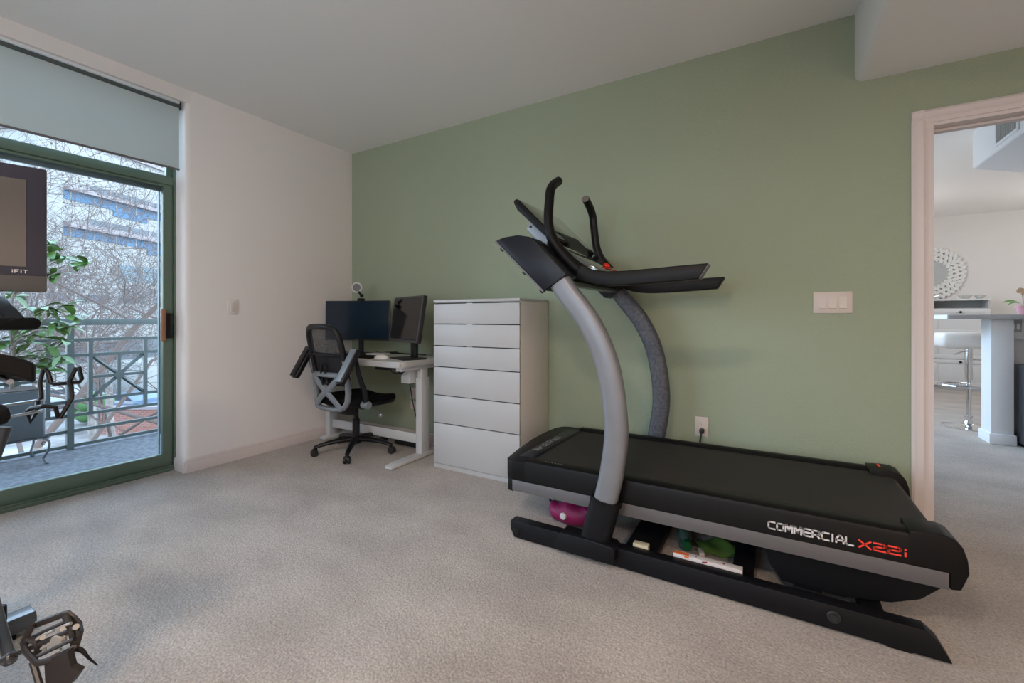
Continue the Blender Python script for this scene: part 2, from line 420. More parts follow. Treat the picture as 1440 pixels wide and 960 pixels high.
# left wall with the door opening (thick exterior wall, rounded corner at the opening)
m = MB()
T = -.25
c = .028
prof = [(0, .12), (0, DY0 + c), (-.008, DY0 + .008), (-c, DY0), (T, DY0), (T, .12)]
m.prism(prof, 'z', 0, CZ + .1)
m.b2(T + .001, -.0006, DY1 - .03, DY0 + .06, 2.632, CZ + .099)
m.b2(T, 0, YB, DY1, 0, CZ + .1)
struct('wall_left', m, M['wall'], ang=50)
# green wall with the doorway at the right
DX0, DX1, DZ = 4.262, 5.12, 2.075
m = MB()
m.b2(0, DX0, 0, .125, 0, CZ + .1); m.b2(DX0 - .03, DX1 + .03, 0, .125, DZ, CZ + .1); m.b2(DX1, XR, 0, .125, 0, CZ + .1)
struct('wall_green', m, M['green'])
struct('wall_right', MB().b2(XR, XR + .12, YB, .125, 0, CZ + .1), M['wall'])
WX0, WX1, WZ0, WZ1 = 1.3, 3.1, .85, 2.30
struct('wall_back', MB().b2(-.17, WX0, YB - .12, YB, 0, CZ + .1).b2(WX1, XR + .12, YB - .12, YB, 0, CZ + .1).b2(WX0 - .03, WX1 + .03, YB - .12, YB, 0, WZ0).b2(WX0 - .03, WX1 + .03, YB - .12, YB, WZ1, CZ + .1), M['wall'])
def window(name, axis, fixed, a0, a1, z0, z1, depth):
    o = empty(name, (((a0 + a1) / 2, fixed, z0) if axis == 'x' else (fixed, (a0 + a1) / 2, z0)), kind='structure')
    def bb(mb, u0, u1, w0, w1, d0, d1):
        return mb.b2(u0, u1, fixed + d0, fixed + d1, w0, w1) if axis == 'x' else mb.b2(fixed + d0, fixed + d1, u0, u1, w0, w1)
    mb = MB(); f = .05
    for q in ((a0, a1, z0, z0 + f), (a0, a1, z1 - f, z1), (a0, a0 + f, z0, z1), (a1 - f, a1, z0, z1), ((a0 + a1) / 2 - f / 2, (a0 + a1) / 2 + f / 2, z0, z1)): bb(mb, *q, -.03, .03)
    mb.build('window_frame', M['trim'], o)
    bb(MB(), a0 + f, a1 - f, z0 + f, z1 - f, -.003, .003).build('window_glass', M['glass'], o)
    return o
window('added_window_1', 'x', YB - .06, WX0, WX1, WZ0, WZ1, .12)  # unseen window, added behind the camera to brighten the room
struct('ceiling', MB().b2(-.17, XR + .12, YB - .12, .125, CZ, CZ + .12), M['ceil'])
# dropped soffit over the right side of the room, rounded lower edge
SX, SZ = 3.968, 2.357
pr = [(SX, CZ), (SX, SZ + .035), (SX + .006, SZ + .016), (SX + .016, SZ + .006), (SX + .035, SZ), (XR, SZ), (XR, CZ)]
struct('ceiling_soffit', MB().prism(pr, 'y', YB, -.0005), M['ceil'], ang=60)
# baseboards
def baseboard(name, path, h=.095, t=.014):
    mb = MB(); P = [Vector((x, y, 0)) for x, y in path]
    for a, b in zip(P, P[1:]):
        d = (b - a).normalized(); nrm = Vector((-d.y, d.x, 0))
        pf = [(0, 0), (t, 0), (t, h * .72), (t * .72, h * .80), (t * .8, h * .86), (t * .4, h * .95), (0, h)]
        va = [mb.bm.verts.new(a + nrm * u + Vector((0, 0, v))) for u, v in pf]; vb = [mb.bm.verts.new(b + nrm * u + Vector((0, 0, v))) for u, v in pf]
        fs = [mb.bm.faces.new(va), mb.bm.faces.new(vb[::-1])]
        for i in range(len(pf)): fs.append(mb.bm.faces.new((va[i], vb[i], vb[(i + 1) % len(pf)], va[(i + 1) % len(pf)])))
        bmesh.ops.recalc_face_normals(mb.bm, faces=fs)
    return struct(name, mb, M['trim'])
baseboard('baseboard_left', [(0, 0), (0, DY0 - .001), (-.150, DY0 - .001)])
baseboard('baseboard_green', [(4.17, 0), (0, 0)])
baseboard('baseboard_back', [(0, YB), (XR, YB)])
# doorway casing: moulded boards with a bead and a jamb lining
cw = .066
frame_prof = [(0, 0), (cw, 0), (cw, -.010), (cw - .012, -.018), (cw - .03, -.016), (.022, -.020), (.014, -.014), (0, -.012)]
m = MB()
def casing(mb, side):
    # vertical board: u runs outwards from the opening
    x0 = DX0 if side < 0 else DX1
    mb.prism([(x0 + side * u, v) for u, v in frame_prof], 'z', 0, DZ + cw)
casing(m, -1); casing(m, 1)
m.prism([(v - .0007, DZ + u + .0005) for u, v in frame_prof], 'x', DX0 - cw - .0007, DX1 + cw + .0007)
struct('trim_1', m, M['trim'])
m = MB()
m.b2(DX0 - .001, DX0 + .018, -.012, .137, 0, DZ); m.b2(DX1 - .018, DX1 + .001, -.012, .137, 0, DZ); m.b2(DX0, DX1, -.012, .137, DZ - .018, DZ)
m.b2(DX0 + .018, DX0 + .030, .05, .09, 0, DZ - .018); m.b2(DX0, DX1, .05, .09, DZ - .032, DZ - .018)
struct('trim_2', m, M['trim'])

# ---------------------------------------------------------- sliding balcony door
dr = empty('door_1', (-.20, (DY0 + DY1) / 2, 0), kind='structure')
g = M['door_green']
m = MB()
m.b2(-0.2450, -0.1550, DY0 - .012, DY0, .0, 2.632)                       # outer jamb right
m.b2(-0.2450, -0.1550, DY1, DY1 + .03, .0, 2.632)
m.b2(-0.2450, -0.1550, DY1, DY0, 2.60, 2.632)
m.b2(-0.2450, -0.1400, DY1, DY0, .0, .028, bev=.004)                     # sill track
m.b2(-0.1520, -0.1460, DY1, DY0, .028, .040)
struct('door_frame', m, g, dr)
struct('transom_bar', MB().b2(-0.2450, -0.1580, DY1, DY0 - .012, 2.058, 2.120, bev=.005), g, dr)
m = MB().b2(-0.2400, -0.2000, DY1, DY0 - .02, 2.120, 2.132)
m.b2(-0.2200, -0.1900, DY0 - .045, DY0 - .012, 2.12, 2.605)
struct('transom_frame', m, g, dr)
pn = MB()
py0, py1 = DY0 - .014, DY0 - 1.36
pn.b2(-0.2080, -0.1660, py0 - .060, py0, .030, 2.058, bev=.003)
pn.b2(-0.2080, -0.1660, py1, py1 + .085, .030, 2.058, bev=.003)
pn.b2(-0.2080, -0.1660, py1, py0, .030, .125, bev=.003)
pn.b2(-0.2080, -0.1660, py1, py0, 2.040, 2.058, bev=.003)
pn_o = struct('sliding_panel', pn, g, dr)
pn = MB()
pn.b2(-0.2400, -0.2120, DY1 + .03, DY1 + .10, .03, 2.075); pn.b2(-0.2400, -0.2120, py1 - .02, py1 + .06, .03, 2.075)
pn.b2(-0.2400, -0.2120, DY1 + .03, py1 + .06, .03, .12); pn.b2(-0.2400, -0.2120, DY1 + .03, py1 + .06, 2.03, 2.058)
struct('fixed_panel', pn, g, dr)
struct('door_glass', MB().b2(-0.1880, -0.1840, py1 + .08, py0 - .055, .12, 2.045), M['glass'], dr)
struct('fixed_glass', MB().b2(-0.2280, -0.2240, DY1 + .09, py1 + .02, .11, 2.035), M['glass'], dr)
struct('transom_glass', MB().b2(-0.2080, -0.2040, DY1 + .03, DY0 - .04, 2.125, 2.605), M['glass'], dr)
struct('insect_screen_frame', MB().b2(-0.2380, -0.2150, py0 - .066, py0 - .060, .03, 2.05).b2(-0.2380, -0.2150, py1, py0, 2.015, 2.055), mat('screen_frame_paint', (.12, .145, .15), .5), dr)
hd = MB().b2(-0.1680, -0.1380, py0 - .078, py0 - .050, .935, 1.165, bev=.008, seg=3)
struct('door_handle', hd, M['wood'], dr)
hd = MB().b2(-0.1680, -0.1500, py0 - .048, py0 - .008, .955, 1.135, bev=.004)
hd.tube(catmull([(-.152, py0 - .026, .965), (-.125, py0 - .028, .98), (-.122, py0 - .028, 1.05), (-.125, py0 - .028, 1.11), (-.152, py0 - .026, 1.125)], 4), .007, 8)
struct('door_latch', hd, M['blackp'], dr)

# ---------------------------------------------------------- roller blind
bl = empty('roller_blind', (-.03, (DY0 + DY1) / 2, 2.60), label='pale grey-blue roller blind drawn down over the top of the balcony door', cat='blind')
BX = -.034
MB().b2(BX - .0008, BX + .0008, DY1 + .02, DY0 - .030, 2.155, 2.592).build('blind_fabric', M['shade'], bl)
MB().cyl((BX - .001, DY1 + .02, 2.597), (BX - .001, DY0 - .028, 2.597), .0135, 18).build('roller_tube', mat('shaded_roller_grey', (.07, .085, .08), .5), bl)  # dark grey paints the shade below the top channel onto the tube
MB().tube([(BX, DY1 + .02, 2.150), (BX, DY0 - .030, 2.150)], .010, 10, sq=(1, .7)).build('bottom_rail', mat('blind_rail', (.16, .15, .15), .5), bl)
MB().b2(BX - .030, BX + .010, DY0 - .028, DY0 - .018, 2.575, 2.631, bev=.003).build('bracket', M['blackp'], bl)
MB().b2(BX + .004, BX + .012, DY1 + .02, DY0 - .030, 2.612, 2.6305, bev=.002).build('top_channel', mat('blind_channel', (.80, .82, .84), .35), bl)

# ---------------------------------------------------------- switches and outlets
def plate_on_green(name, x, z, w, h, rockers, label, cat='switch', mt=None):
    o = empty(name, (x, 0, z), label=label, cat=cat)
    MB().b2(x - w / 2, x + w / 2, -.007, 0, z - h / 2, z + h / 2, bev=.0025).build('cover_plate', mt or M['plate'], o)
    for i in range(rockers):
        cx = x + (i - (rockers - 1) / 2) * .046
        mb = MB(); mb.prism([(-.0068, z - .034), (-.0125, z - .032), (-.0085, z), (-.0068, z + .034)][::-1], 'x', cx - .0165, cx + .0165)
        mb.build('rocker', M['rocker'], o)
    return o
plate_on_green('light_switch', 3.871, 1.185, .174, .118, 3, 'triple rocker light switch on the green wall left of the doorway')
o = empty('light_switch', (0, -1.124, 1.185), label='small light switch on the white wall beside the balcony door', cat='switch')
MB().b2(0, .006, -1.124 - .040, -1.124 + .040, 1.125, 1.245, bev=.0025).build('cover_plate', M['wall'], o)
MB().b2(.004, .010, -1.124 - .016, -1.124 + .016, 1.151, 1.219, bev=.002).build('rocker', M['trim'], o)
def outlet(x, z, label, w=.078, h=.12):
    o = empty('power_outlet', (x, 0, z), label=label, cat='outlet')
    MB().b2(x - w / 2, x + w / 2, -.006, 0, z - h / 2, z + h / 2, bev=.002).build('cover_plate', M['plate'], o)
    for s in (-1, 1):
        f = MB().lathe([(0, 0), (.0165, 0), (.0165, .002), (0, .003)], (x, -.006, z + s * .021), 18, Matrix.Rotation(R(90), 4, 'X')).build('socket_face', M['rocker'], o)
        mb = MB()
        for dx, hh in ((-.006, .009), (.006, .007)): mb.b2(x + dx - .001, x + dx + .001, -.0098, -.0086, z + s * .021 - hh / 2 + .002, z + s * .021 + hh / 2 + .002)
        mb.cyl((x, -.0086, z + s * .021 - .008), (x, -.0098, z + s * .021 - .008), .002, 8)
        mb.build('slots', M['gap'], f)
    return o
outlet(3.210, .425, 'power outlet on the green wall above the treadmill with a black plug in it')
outlet(.815, .425, 'power outlet low on the green wall under the desk', w=.07, h=.10)
o = empty('cable_plate', (.82, 0, .325), label='small blank cover plate just below the outlet under the desk', cat='cover plate')
MB().b2(.785, .86, -.006, 0, .285, .355, bev=.002).build('cover_plate', M['plate'], o)
# ---------------------------------------------------------- chest of drawers
FX0, FX1, FY, CH = 1.430, 2.158, -.445, 1.232
cd = empty('chest_of_drawers', ((FX0 + FX1) / 2, FY / 2, 0), label='tall white chest of six drawers against the green wall', cat='chest of drawers')
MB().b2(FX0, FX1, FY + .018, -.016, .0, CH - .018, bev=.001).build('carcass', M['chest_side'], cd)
MB().b2(FX0 - .002, FX1 + .002, FY - .001, -.014, CH - .018, CH, bev=.0015).build('top_board', M['white_lac'], cd)
MB().b2(FX0 + .004, FX1 - .004, FY + .014, FY + .022, .02, CH - .022).build('shadow_gap', M['gap'], cd)
zs = [1.206, 1.056, .897, .743, .535, .331, .030]
for a, b in zip(zs, zs[1:]):
    # the front is bevelled at its top edge, with a small finger tab in the middle
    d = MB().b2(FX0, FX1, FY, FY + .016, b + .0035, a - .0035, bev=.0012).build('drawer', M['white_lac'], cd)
    xm = FX0 + .325
    MB().prism([(FY - .0015, a - .004), (FY + .004, a - .002), (FY + .004, a + .001), (FY - .0015, a - .001)], 'x', xm - .022, xm + .022).build('finger_pull', M['desk_frame'], d)
MB().b2(FX0, FX1, FY + .004, FY + .02, 0, .030).build('plinth', M['white_lac'], cd)

# ---------------------------------------------------------- standing desk
dk = empty('standing_desk', (.63, -.3, 0), label='white height-adjustable desk in the corner holding two monitors', cat='desk')
DT = .775
def rrect(x0, x1, y0, y1, r, n=5):
    out = []
    for cx, cy, a0 in ((x1 - r, y0 + r, -90), (x1 - r, y1 - r, 0), (x0 + r, y1 - r, 90), (x0 + r, y0 + r, 180)):
        for k in range(n + 1):
            a = R(a0 + 90 * k / n); out.append((cx + r * math.cos(a), cy + r * math.sin(a)))
    return out
MB().prism(rrect(.02, 1.255, -.605, -.012, .05), 'z', DT - .040, DT, bev=.002).build('desktop', M['desk_top'], dk)
MB().prism(rrect(.022, 1.253, -.607, -.10, .05), 'z', DT - .043, DT - .004).build('edge_band', M['white_lac'], dk)
for x in (.085, 1.19):
    lg = MB().b2(x - .030, x + .030, -.345, -.255, .03, .63, bev=.004).build('leg', M['desk_frame'], dk)
    MB().b2(x - .024, x + .024, -.335, -.265, .62, DT - .07, bev=.003).build('inner_column', M['desk_frame'], lg)
    yf = -.665 if x > 1 else -.40
    MB().prism([(yf, .004), (yf, .022), (yf + .065, .034), (-.02, .034), (-.02, .004)], 'x', x - .034, x + .034, bev=.003).build('foot', M['desk_frame'], dk)
    MB().b2(x - .03, x + .03, -.56, -.04, DT - .075, DT - .041, bev=.003).build('top_bracket', M['desk_frame'], dk)
MB().b2(.11, 1.165, -.315, -.285, .100, .175, bev=.003).build('lower_beam', M['desk_frame'], dk)
MB().b2(.11, 1.165, -.34, -.26, DT - .085, DT - .045, bev=.003).build('upper_beam', M['desk_frame'], dk)
MB().b2(1.055, 1.150, -.40, -.27, .585, .690, bev=.006).build('control_box', M['desk_frame'], dk)
MB().b2(.98, 1.10, -.595, -.50, DT - .066, DT - .043, bev=.004).build('hand_controller', M['blackp'], dk)
mb = MB()
mb.tube(catmull([(1.05, -.52, .715), (1.08, -.50, .68), (1.12, -.46, .675), (1.135, -.42, .70), (1.12, -.38, .69)], 6), .006, 8)
mb.tube(catmull([(1.0, -.50, .72), (1.06, -.47, .70), (1.10, -.43, .66)], 6), .005, 8)
mb.build('controller_cable', M['cable'], dk)
for pts, lb in ((([(1.33, -.06, .95), (1.37, -.05, .90), (1.385, -.04, .80), (1.33, -.06, .778), (1.26, -.08, .781)]), 'black cable looping from the right monitor down onto the desk'),
                (([(1.335, -.05, .98), (1.40, -.03, .86), (1.41, -.02, .60), (1.395, -.02, .35), (1.36, -.04, .12), (1.30, -.08, .006)]), 'black cable hanging beside the chest of drawers'),
                (([(.80, -.07, .70), (.83, -.06, .50), (.87, -.06, .33), (.93, -.07, .18)]), 'thin black cable hanging down the green wall under the desk')):
    MB().tube(catmull(pts, 8), .0045, 8).build('cable', M['cable'], label=lb, cat='cable')
mb = MB()
mb.tube(catmull([(.40, -.055, .781), (.55, -.10, .783), (.70, -.06, .783), (.85, -.07, .783), (1.0, -.05, .783)], 8), .005, 8)
mb.tube(catmull([(.55, -.08, .790), (.62, -.12, .792), (.66, -.06, .792), (.72, -.09, .790)], 8), .005, 8)
mb.build('cable', M['cable'], label='tangled black cables lying on the desk behind the monitors', cat='cable')
for x, y, w in ((.78, -.13, .22), (1.02, -.09, .12)):
    pass
mb = MB().box((.90, -.13, .028), (.30, .09, .045), bev=.01)
mb.build('power_strip', M['cable'], label='black power strip on the carpet under the desk', cat='power strip')

def screen_frame(cx, cy, cz, ang, tilt):
    """local x = width, y = back (away from viewer), z = up"""
    return Matrix.Translation((cx, cy, cz)) @ Matrix.Rotation(ang, 4, 'Z') @ Matrix.Rotation(-tilt, 4, 'X')
# left monitor
pL, pRt = Vector((.092, -.372, 0)), Vector((.695, -.175, 0)); mid = (pL + pRt) / 2; ang = math.atan2(pRt.y - pL.y, pRt.x - pL.x)
mo = empty('monitor', (mid.x, mid.y, DT), label='wide dark monitor behind the chair, with the ring light clipped on top', cat='monitor')
S = screen_frame(mid.x, mid.y, 1.078, ang, R(1))
w, h = (pRt - pL).length, .355
MB().box((0, .012, 0), (w, .022, h), bev=.003).xf(S).build('housing', M['bezel'], mo)
MB().box((0, .0005, .004), (w - .012, .003, h - .022)).xf(S).build('screen', M['screen'], mo)
MB().box((0, -.0015, -h / 2 + .008), (.022, .002, .006)).xf(S).build('badge', M['letter_dim'], mo)
MB().box((0, .045, -.02), (.24, .05, .18), bev=.015).xf(S).build('back_bulge', M['bezel'], mo)
q = S @ Vector((0, .075, -.1))
mb = MB().box((q.x, q.y, (q.z + DT) / 2 + .01), (.045, .02, q.z - DT), (0, 0, ang), bev=.004)
mb.box((q.x, q.y, q.z + .05), (.05, .05, .10), (0, 0, ang), bev=.004); mb.build('stand_neck', M['bezel'], mo)
MB().box((q.x, q.y - .005, DT + .0055), (.24, .16, .009), (0, 0, ang), bev=.003).build('stand_base', M['bezel'], mo)
# right monitor
pL, pRt = Vector((.775, -.225, 0)), Vector((1.285, -.425, 0)); mid = (pL + pRt) / 2; ang = math.atan2(pRt.y - pL.y, pRt.x - pL.x)
mo = empty('monitor', (mid.x, mid.y, DT), label='black monitor on a black stand at the right end of the desk, tilted back', cat='monitor')
w, h = .545, .372
S = screen_frame(mid.x, mid.y, 1.092, ang, R(9))
MB().box((0, .016, 0), (w, .030, h), bev=.003).xf(S).build('housing', M['bezel'], mo)
MB().box((0, .0005, .006), (w - .030, .003, h - .042)).xf(S).build('screen', M['screen2'], mo)
mb = MB()
for s in (-1, 1): mb.box((s * (w / 2 - .010), -.0005, 0), (.018, .004, h - .004))
for s in (-1, 1): mb.box((0, -.0005, s * (h / 2 - .009)), (w - .004, .004, .016))
mb.xf(S).build('bezel', mat('grey_bezel', (.06, .055, .055), .35), mo)
q = S @ Vector((.07, .06, -.09))
mb = MB().box((q.x, q.y, (q.z + DT) / 2 + .012), (.075, .035, q.z - DT + .02), (0, 0, ang), bev=.006); mb.box((q.x, q.y - .01, q.z + .06), (.12, .06, .12), (0, 0, ang), bev=.01)
mb.build('stand_neck', M['bezel'], mo)
MB().box((q.x - .02, q.y - .05, DT + .0055), (.27, .20, .009), (0, 0, ang), bev=.003).build('stand_base', M['bezel'], mo)
# ring light clipped on the left monitor
rl = empty('ring_light', (.44, -.24, 1.255), label='small white ring light clipped to the top of the left monitor', cat='ring light')
Mx = Matrix.Translation((.385, -.265, 1.372)) @ Matrix.Rotation(R(30), 4, 'Z') @ Matrix.Rotation(R(90), 4, 'X')
mb = MB(); mb.tube([(math.cos(a) * .042, math.sin(a) * .042, 0) for a in [2 * PI * k / 28 for k in range(28)]], .0075, 10, closed=True, up=(0, 0, 1)); mb.xf(Mx).build('ring', mat('ring_light_diffuser', (.62, .62, .62), .4), rl)
MB().lathe([(0, -.006), (.033, -.006), (.035, -.002), (.033, -.001), (0, -.001)], (0, 0, 0), 26, Mx).build('centre_disc', mat('ring_light_disc', (.16, .16, .16), .5), rl)
mb = MB().tube(catmull([(.405, -.262, 1.335), (.425, -.258, 1.31), (.43, -.25, 1.285)], 4), .010, 10)
mb.sphere((.43, -.25, 1.30), .017); mb.build('ball_joint', M['blackp'], rl)
MB().box((.425, -.252, 1.262), (.045, .06, .030), (0, 0, R(18)), bev=.006).build('clamp', M['blackp'], rl)
# keyboard, mouse, pad, papers
kb = empty('keyboard', (.60, -.47, DT), label='black keyboard on the desk left of the white mouse', cat='keyboard')
MB().box((.63, -.47, DT + .009), (.40, .13, .014), (0, 0, R(4)), bev=.004).build('key_base', M['blackp'], kb)
mb = MB()
for i in range(14):
    for j in range(4): mb.box((.63 + (i - 6.5) * .027, -.47 + (j - 1.5) * .028 + (i - 6.5) * .0019, DT + .0175), (.022, .023, .005), (0, 0, R(4)))
mb.build('keys', M['blackm'], kb)
mb = MB(); mb.sphere((.905, -.46, DT + .006), (.062, .034, .030), 18, (0, 0, R(25)))
bmesh.ops.bisect_plane(mb.bm, geom=mb.bm.verts[:] + mb.bm.edges[:] + mb.bm.faces[:], plane_co=(0, 0, DT + .001), plane_no=(0, 0, -1), clear_outer=True)
mb.build('mouse', mat('white_mouse_plastic', (.75, .74, .70), .35), label='white computer mouse on the desk beside the black keyboard', cat='mouse')
MB().box((.66, -.27, DT + .012), (.17, .12, .022), (0, 0, R(12)), bev=.004).build('box', M['desk_frame'], label='small light grey box on the desk under the left monitor', cat='box')
# ---------------------------------------------------------- office chair (local: +x forward, z up)
ch = empty('office_chair', (.63, -.48, 0), R(86), label='black and grey mesh office chair with its armrests flipped up, at the desk', cat='chair')
def loc(mb, name, m, parent=ch, **k): return mb.xf(W[ch.name]).build(name, m, parent, **k)
# star base, five legs each with a caster
mb = MB(); mb.lathe([(0, .075), (.045, .075), (.050, .09), (.040, .125), (.028, .14), (0, .14)], (0, 0, 0), 24); base_hub = loc(mb, 'base_hub', M['chairblack'])
for k in range(5):
    a = R(-86 + 236 + 72 * k); dx, dy = math.cos(a), math.sin(a)
    mb = MB()
    P = [(dx * .03, dy * .03, .108), (dx * .14, dy * .14, .105), (dx * .25, dy * .25, .088), (dx * .315, dy * .315, .070)]
    mb.tube(catmull(P, 4), [.030, .016], 10, sq=(1.0, .8), up=(0, 0, 1))
    mb.cyl((dx * .305, dy * .305, .05), (dx * .305, dy * .305, .085), .013, 12)
    leg = loc(mb, 'base_leg', M['chairblack'])
    mb = MB(); t = Vector((-dy, dx, 0)); c0 = Vector((dx * .315, dy * .315, .029))
    for s in (-1, 1): mb.cyl(c0 + t * s * .004, c0 + t * s * .026, .028, 20, bev=.006)
    mb.sphere(c0 + Vector((0, 0, .012)), (.024, .024, .024), 12)
    loc(mb, 'caster', M['caster'], leg)
loc(MB().cyl((0, 0, .10), (0, 0, .27), .029, 20, bev=.004).cyl((0, 0, .26), (0, 0, .40), .020, 20), 'gas_lift', M['chairblack'])
loc(MB().box((-.01, 0, .385), (.24, .16, .05), bev=.012), 'tilt_mechanism', M['chairblack'])
loc(MB().tube(catmull([(.06, -.06, .375), (.08, -.14, .35), (.085, -.19, .32)], 5), .007, 8).sphere((.086, -.20, .310), (.018, .022, .02), 12), 'lever', M['alu'])
# seat: waterfall cushion
def seat_f(u, v):
    X = -.23 + .51 * u; k = math.sin(PI * min(1, max(0, v))) ** .35
    wy = .245 * (1 - .35 * (max(0, u - .7) / .3) ** 2) * (1 - .22 * (max(0, .25 - u) / .25) ** 2)
    Y = (v - .5) * 2 * wy
    z = .462 + .016 * (abs(v - .5) * 2) ** 2 - .05 * max(0, u - .75) ** 2 / .0625 * .6
    return (X, Y, z)
mb = MB(); mb.grid(seat_f, 18, 14, (0, 0, -.050))
s_o = loc(mb, 'seat', M['chairfab'], bev=.012)
mb = MB(); mb.tube(catmull([(-.20, -.20, .425), (.05, -.235, .42), (.24, -.17, .41), (.285, 0, .405), (.24, .17, .41), (.05, .235, .42), (-.20, .20, .425)], 6), .020, 10)
loc(mb, 'seat_frame', M['chairblack'])
loc(MB().box((.10, 0, .408), (.22, .30, .012), (0, R(-3), 0), bev=.004), 'seat_pan', M['chairgrey'])
# backrest: curved surface  bx(y,z)
def bx(y, z): return -.245 - .10 * max(0, z - .55) / .5 - .03 * math.sin(PI * (z - .36) / .68) * 0 + .9 * y * y
def hw(z):        # half width
    t = (z - .36) / .68
    return .155 + .085 * math.sin(PI * min(1, (t + .05) / .62) ** 1.0 / 1.0 * .5) if t < .5 else .24 - .055 * ((t - .5) / .5) ** 2
def ring(z0, z1, wf, r, n=44, ex=4.5, off=0):
    pts = []
    for k in range(n):
        a = 2 * PI * k / n; cy, cz = math.cos(a), math.sin(a)
        y = math.copysign(abs(cy) ** (2 / ex), cy); zz = math.copysign(abs(cz) ** (2 / ex), cz)
        z = (z0 + z1) / 2 + zz * (z1 - z0) / 2; y *= wf(z)
        pts.append((bx(y, z) + off, y, z))
    return pts
loc(MB().tube(ring(.60, 1.035, lambda z: .215 - .02 * (z - .6) / .43, .02), .023, 10, closed=True), 'back_frame', M['chairblack'])
def net_surface(z0, z1, f, off=0):
    def g(u, v):
        z = z0 + (z1 - z0) * u; y = (v - .5) * 2 * f(z); return (bx(y, z) + off, y, z)
    return g
mb = MB(); mb.grid(net_surface(.81, 1.025, lambda z: .20 - .02 * (z - .6) / .43), 10, 12); loc(mb, 'head_mesh', M['net'])
mb = MB(); mb.grid(net_surface(.575, .83, lambda z: .205, .012), 10, 12, (.012, 0, 0)); loc(mb, 'lumbar_pad', M['net2'])
loc(MB().tube([(bx(y, .815) - .004, y, .815) for y in [(-.18 + .036 * i) for i in range(11)]], .008, 8), 'cross_seam', M['chairblack'])
mb = MB()
for s in (-1, 1):   # struts running up the spine
    mb.tube(catmull([(bx(.03 * s, .60) - .02, .035 * s, .58), (bx(.03, .7) - .02, .028 * s, .68), (bx(.02, .74) - .01, .02 * s, .75)], 4), .009, 8)
loc(mb, 'lumbar_bracket', M['chairblack'])
# grey lower shell with an X opening
loc(MB().tube(ring(.395, .665, lambda z: .20 + .02 * (z - .4) / .26 - .02 * max(0, (.47 - z) / .1), .02, ex=5, off=-.015), .019, 10, closed=True, sq=(1.0, 1.25)), 'lower_frame', M['chairgrey'])
mb = MB()
for s in (-1, 1):
    P = [(bx(y, z) - .028, y, z) for y, z in [(-.165 * s, .655), (-.08 * s, .585), (.0, .53), (.09 * s, .47), (.165 * s, .40)]]
    mb.tube(catmull(P, 5), .024, 10, sq=(1.1, .5), up=(1, 0, 0))
loc(mb, 'x_brace', M['chairgrey'])
mb = MB(); mb.grid(lambda u, v: (bx((v - .5) * .40, .37 + .05 * u) + .03 + .06 * (1 - u), (v - .5) * (.34 + .06 * u), .352 + .075 * u), 4, 12, (.02, 0, -.02)); loc(mb, 'back_support', M['chairblack'])
for s in (-1, 1):
    mb = MB(); mb.tube(catmull([(bx(.21, .82) - .012, .198 * s, .83), (bx(.21, .74) - .02, .215 * s, .74), (bx(.21, .66) - .014, .212 * s, .655)], 5), .010, 8, sq=(1.2, .7))
    loc(mb, 'side_strut', M['chairgrey'])
for s in (-1, 1):
    Y = .30 * s
    pad = loc(MB().box((0, 0, 0), (.045, .082, .275), bev=.016, seg=3).xf(Matrix.Translation((-.285, Y, .742)) @ Matrix.Rotation(R(31), 4, 'Y')), 'armrest', M['chairblack'])
    loc(MB().box((0, 0, 0), (.010, .066, .262), bev=.004).xf(Matrix.Translation((-.307, Y, .756)) @ Matrix.Rotation(R(31), 4, 'Y')), 'armrest_underside', M['chairgrey'] if s < 0 else M['chairblack'], pad)
    loc(MB().tube(catmull([(-.125, Y * .97, .44), (-.145, Y, .54), (-.19, Y, .66), (-.225, Y, .80)], 6), [.024, .017], 10, sq=(.8, 1.2), up=(0, 1, 0)), 'arm_link', M['chairblack'])
    loc(MB().cyl((-.125, Y * .86, .435), (-.125, Y * 1.10, .435), .030, 20, bev=.005), 'arm_pivot', M['chairgrey'])
    loc(MB().tube(catmull([(-.125, Y * .9, .43), (-.09, Y * .7, .40), (-.04, Y * .3, .385)], 5), .016, 10), 'arm_bracket', M['chairblack'])

# ---------------------------------------------------------- treadmill
tm = empty('treadmill', (3.25, -.58, 0), label='large black treadmill with two curved grey posts in front of the green wall', cat='treadmill')
YN, YF, YC = -.990, -.170, -.58
def both(f):
    f(1); f(-1)
def my(y, s): return y if s > 0 else 2 * YC - y
# plug and cord of the treadmill
pc = MB().tube(catmull([(3.213, -.038, .40), (3.212, -.052, .38), (3.206, -.045, .34), (3.19, -.045, .2), (3.15, -.05, .04), (3.0, -.06, .012), (2.8, -.045, .012), (2.72, -.18, .04), (2.60, -.30, .22)], 6), .005, 8).build('power_cord', M['cable'], tm)
MB().box((3.213, -.024, .403), (.026, .034, .028), bev=.006).build('plug', M['cable'], pc)
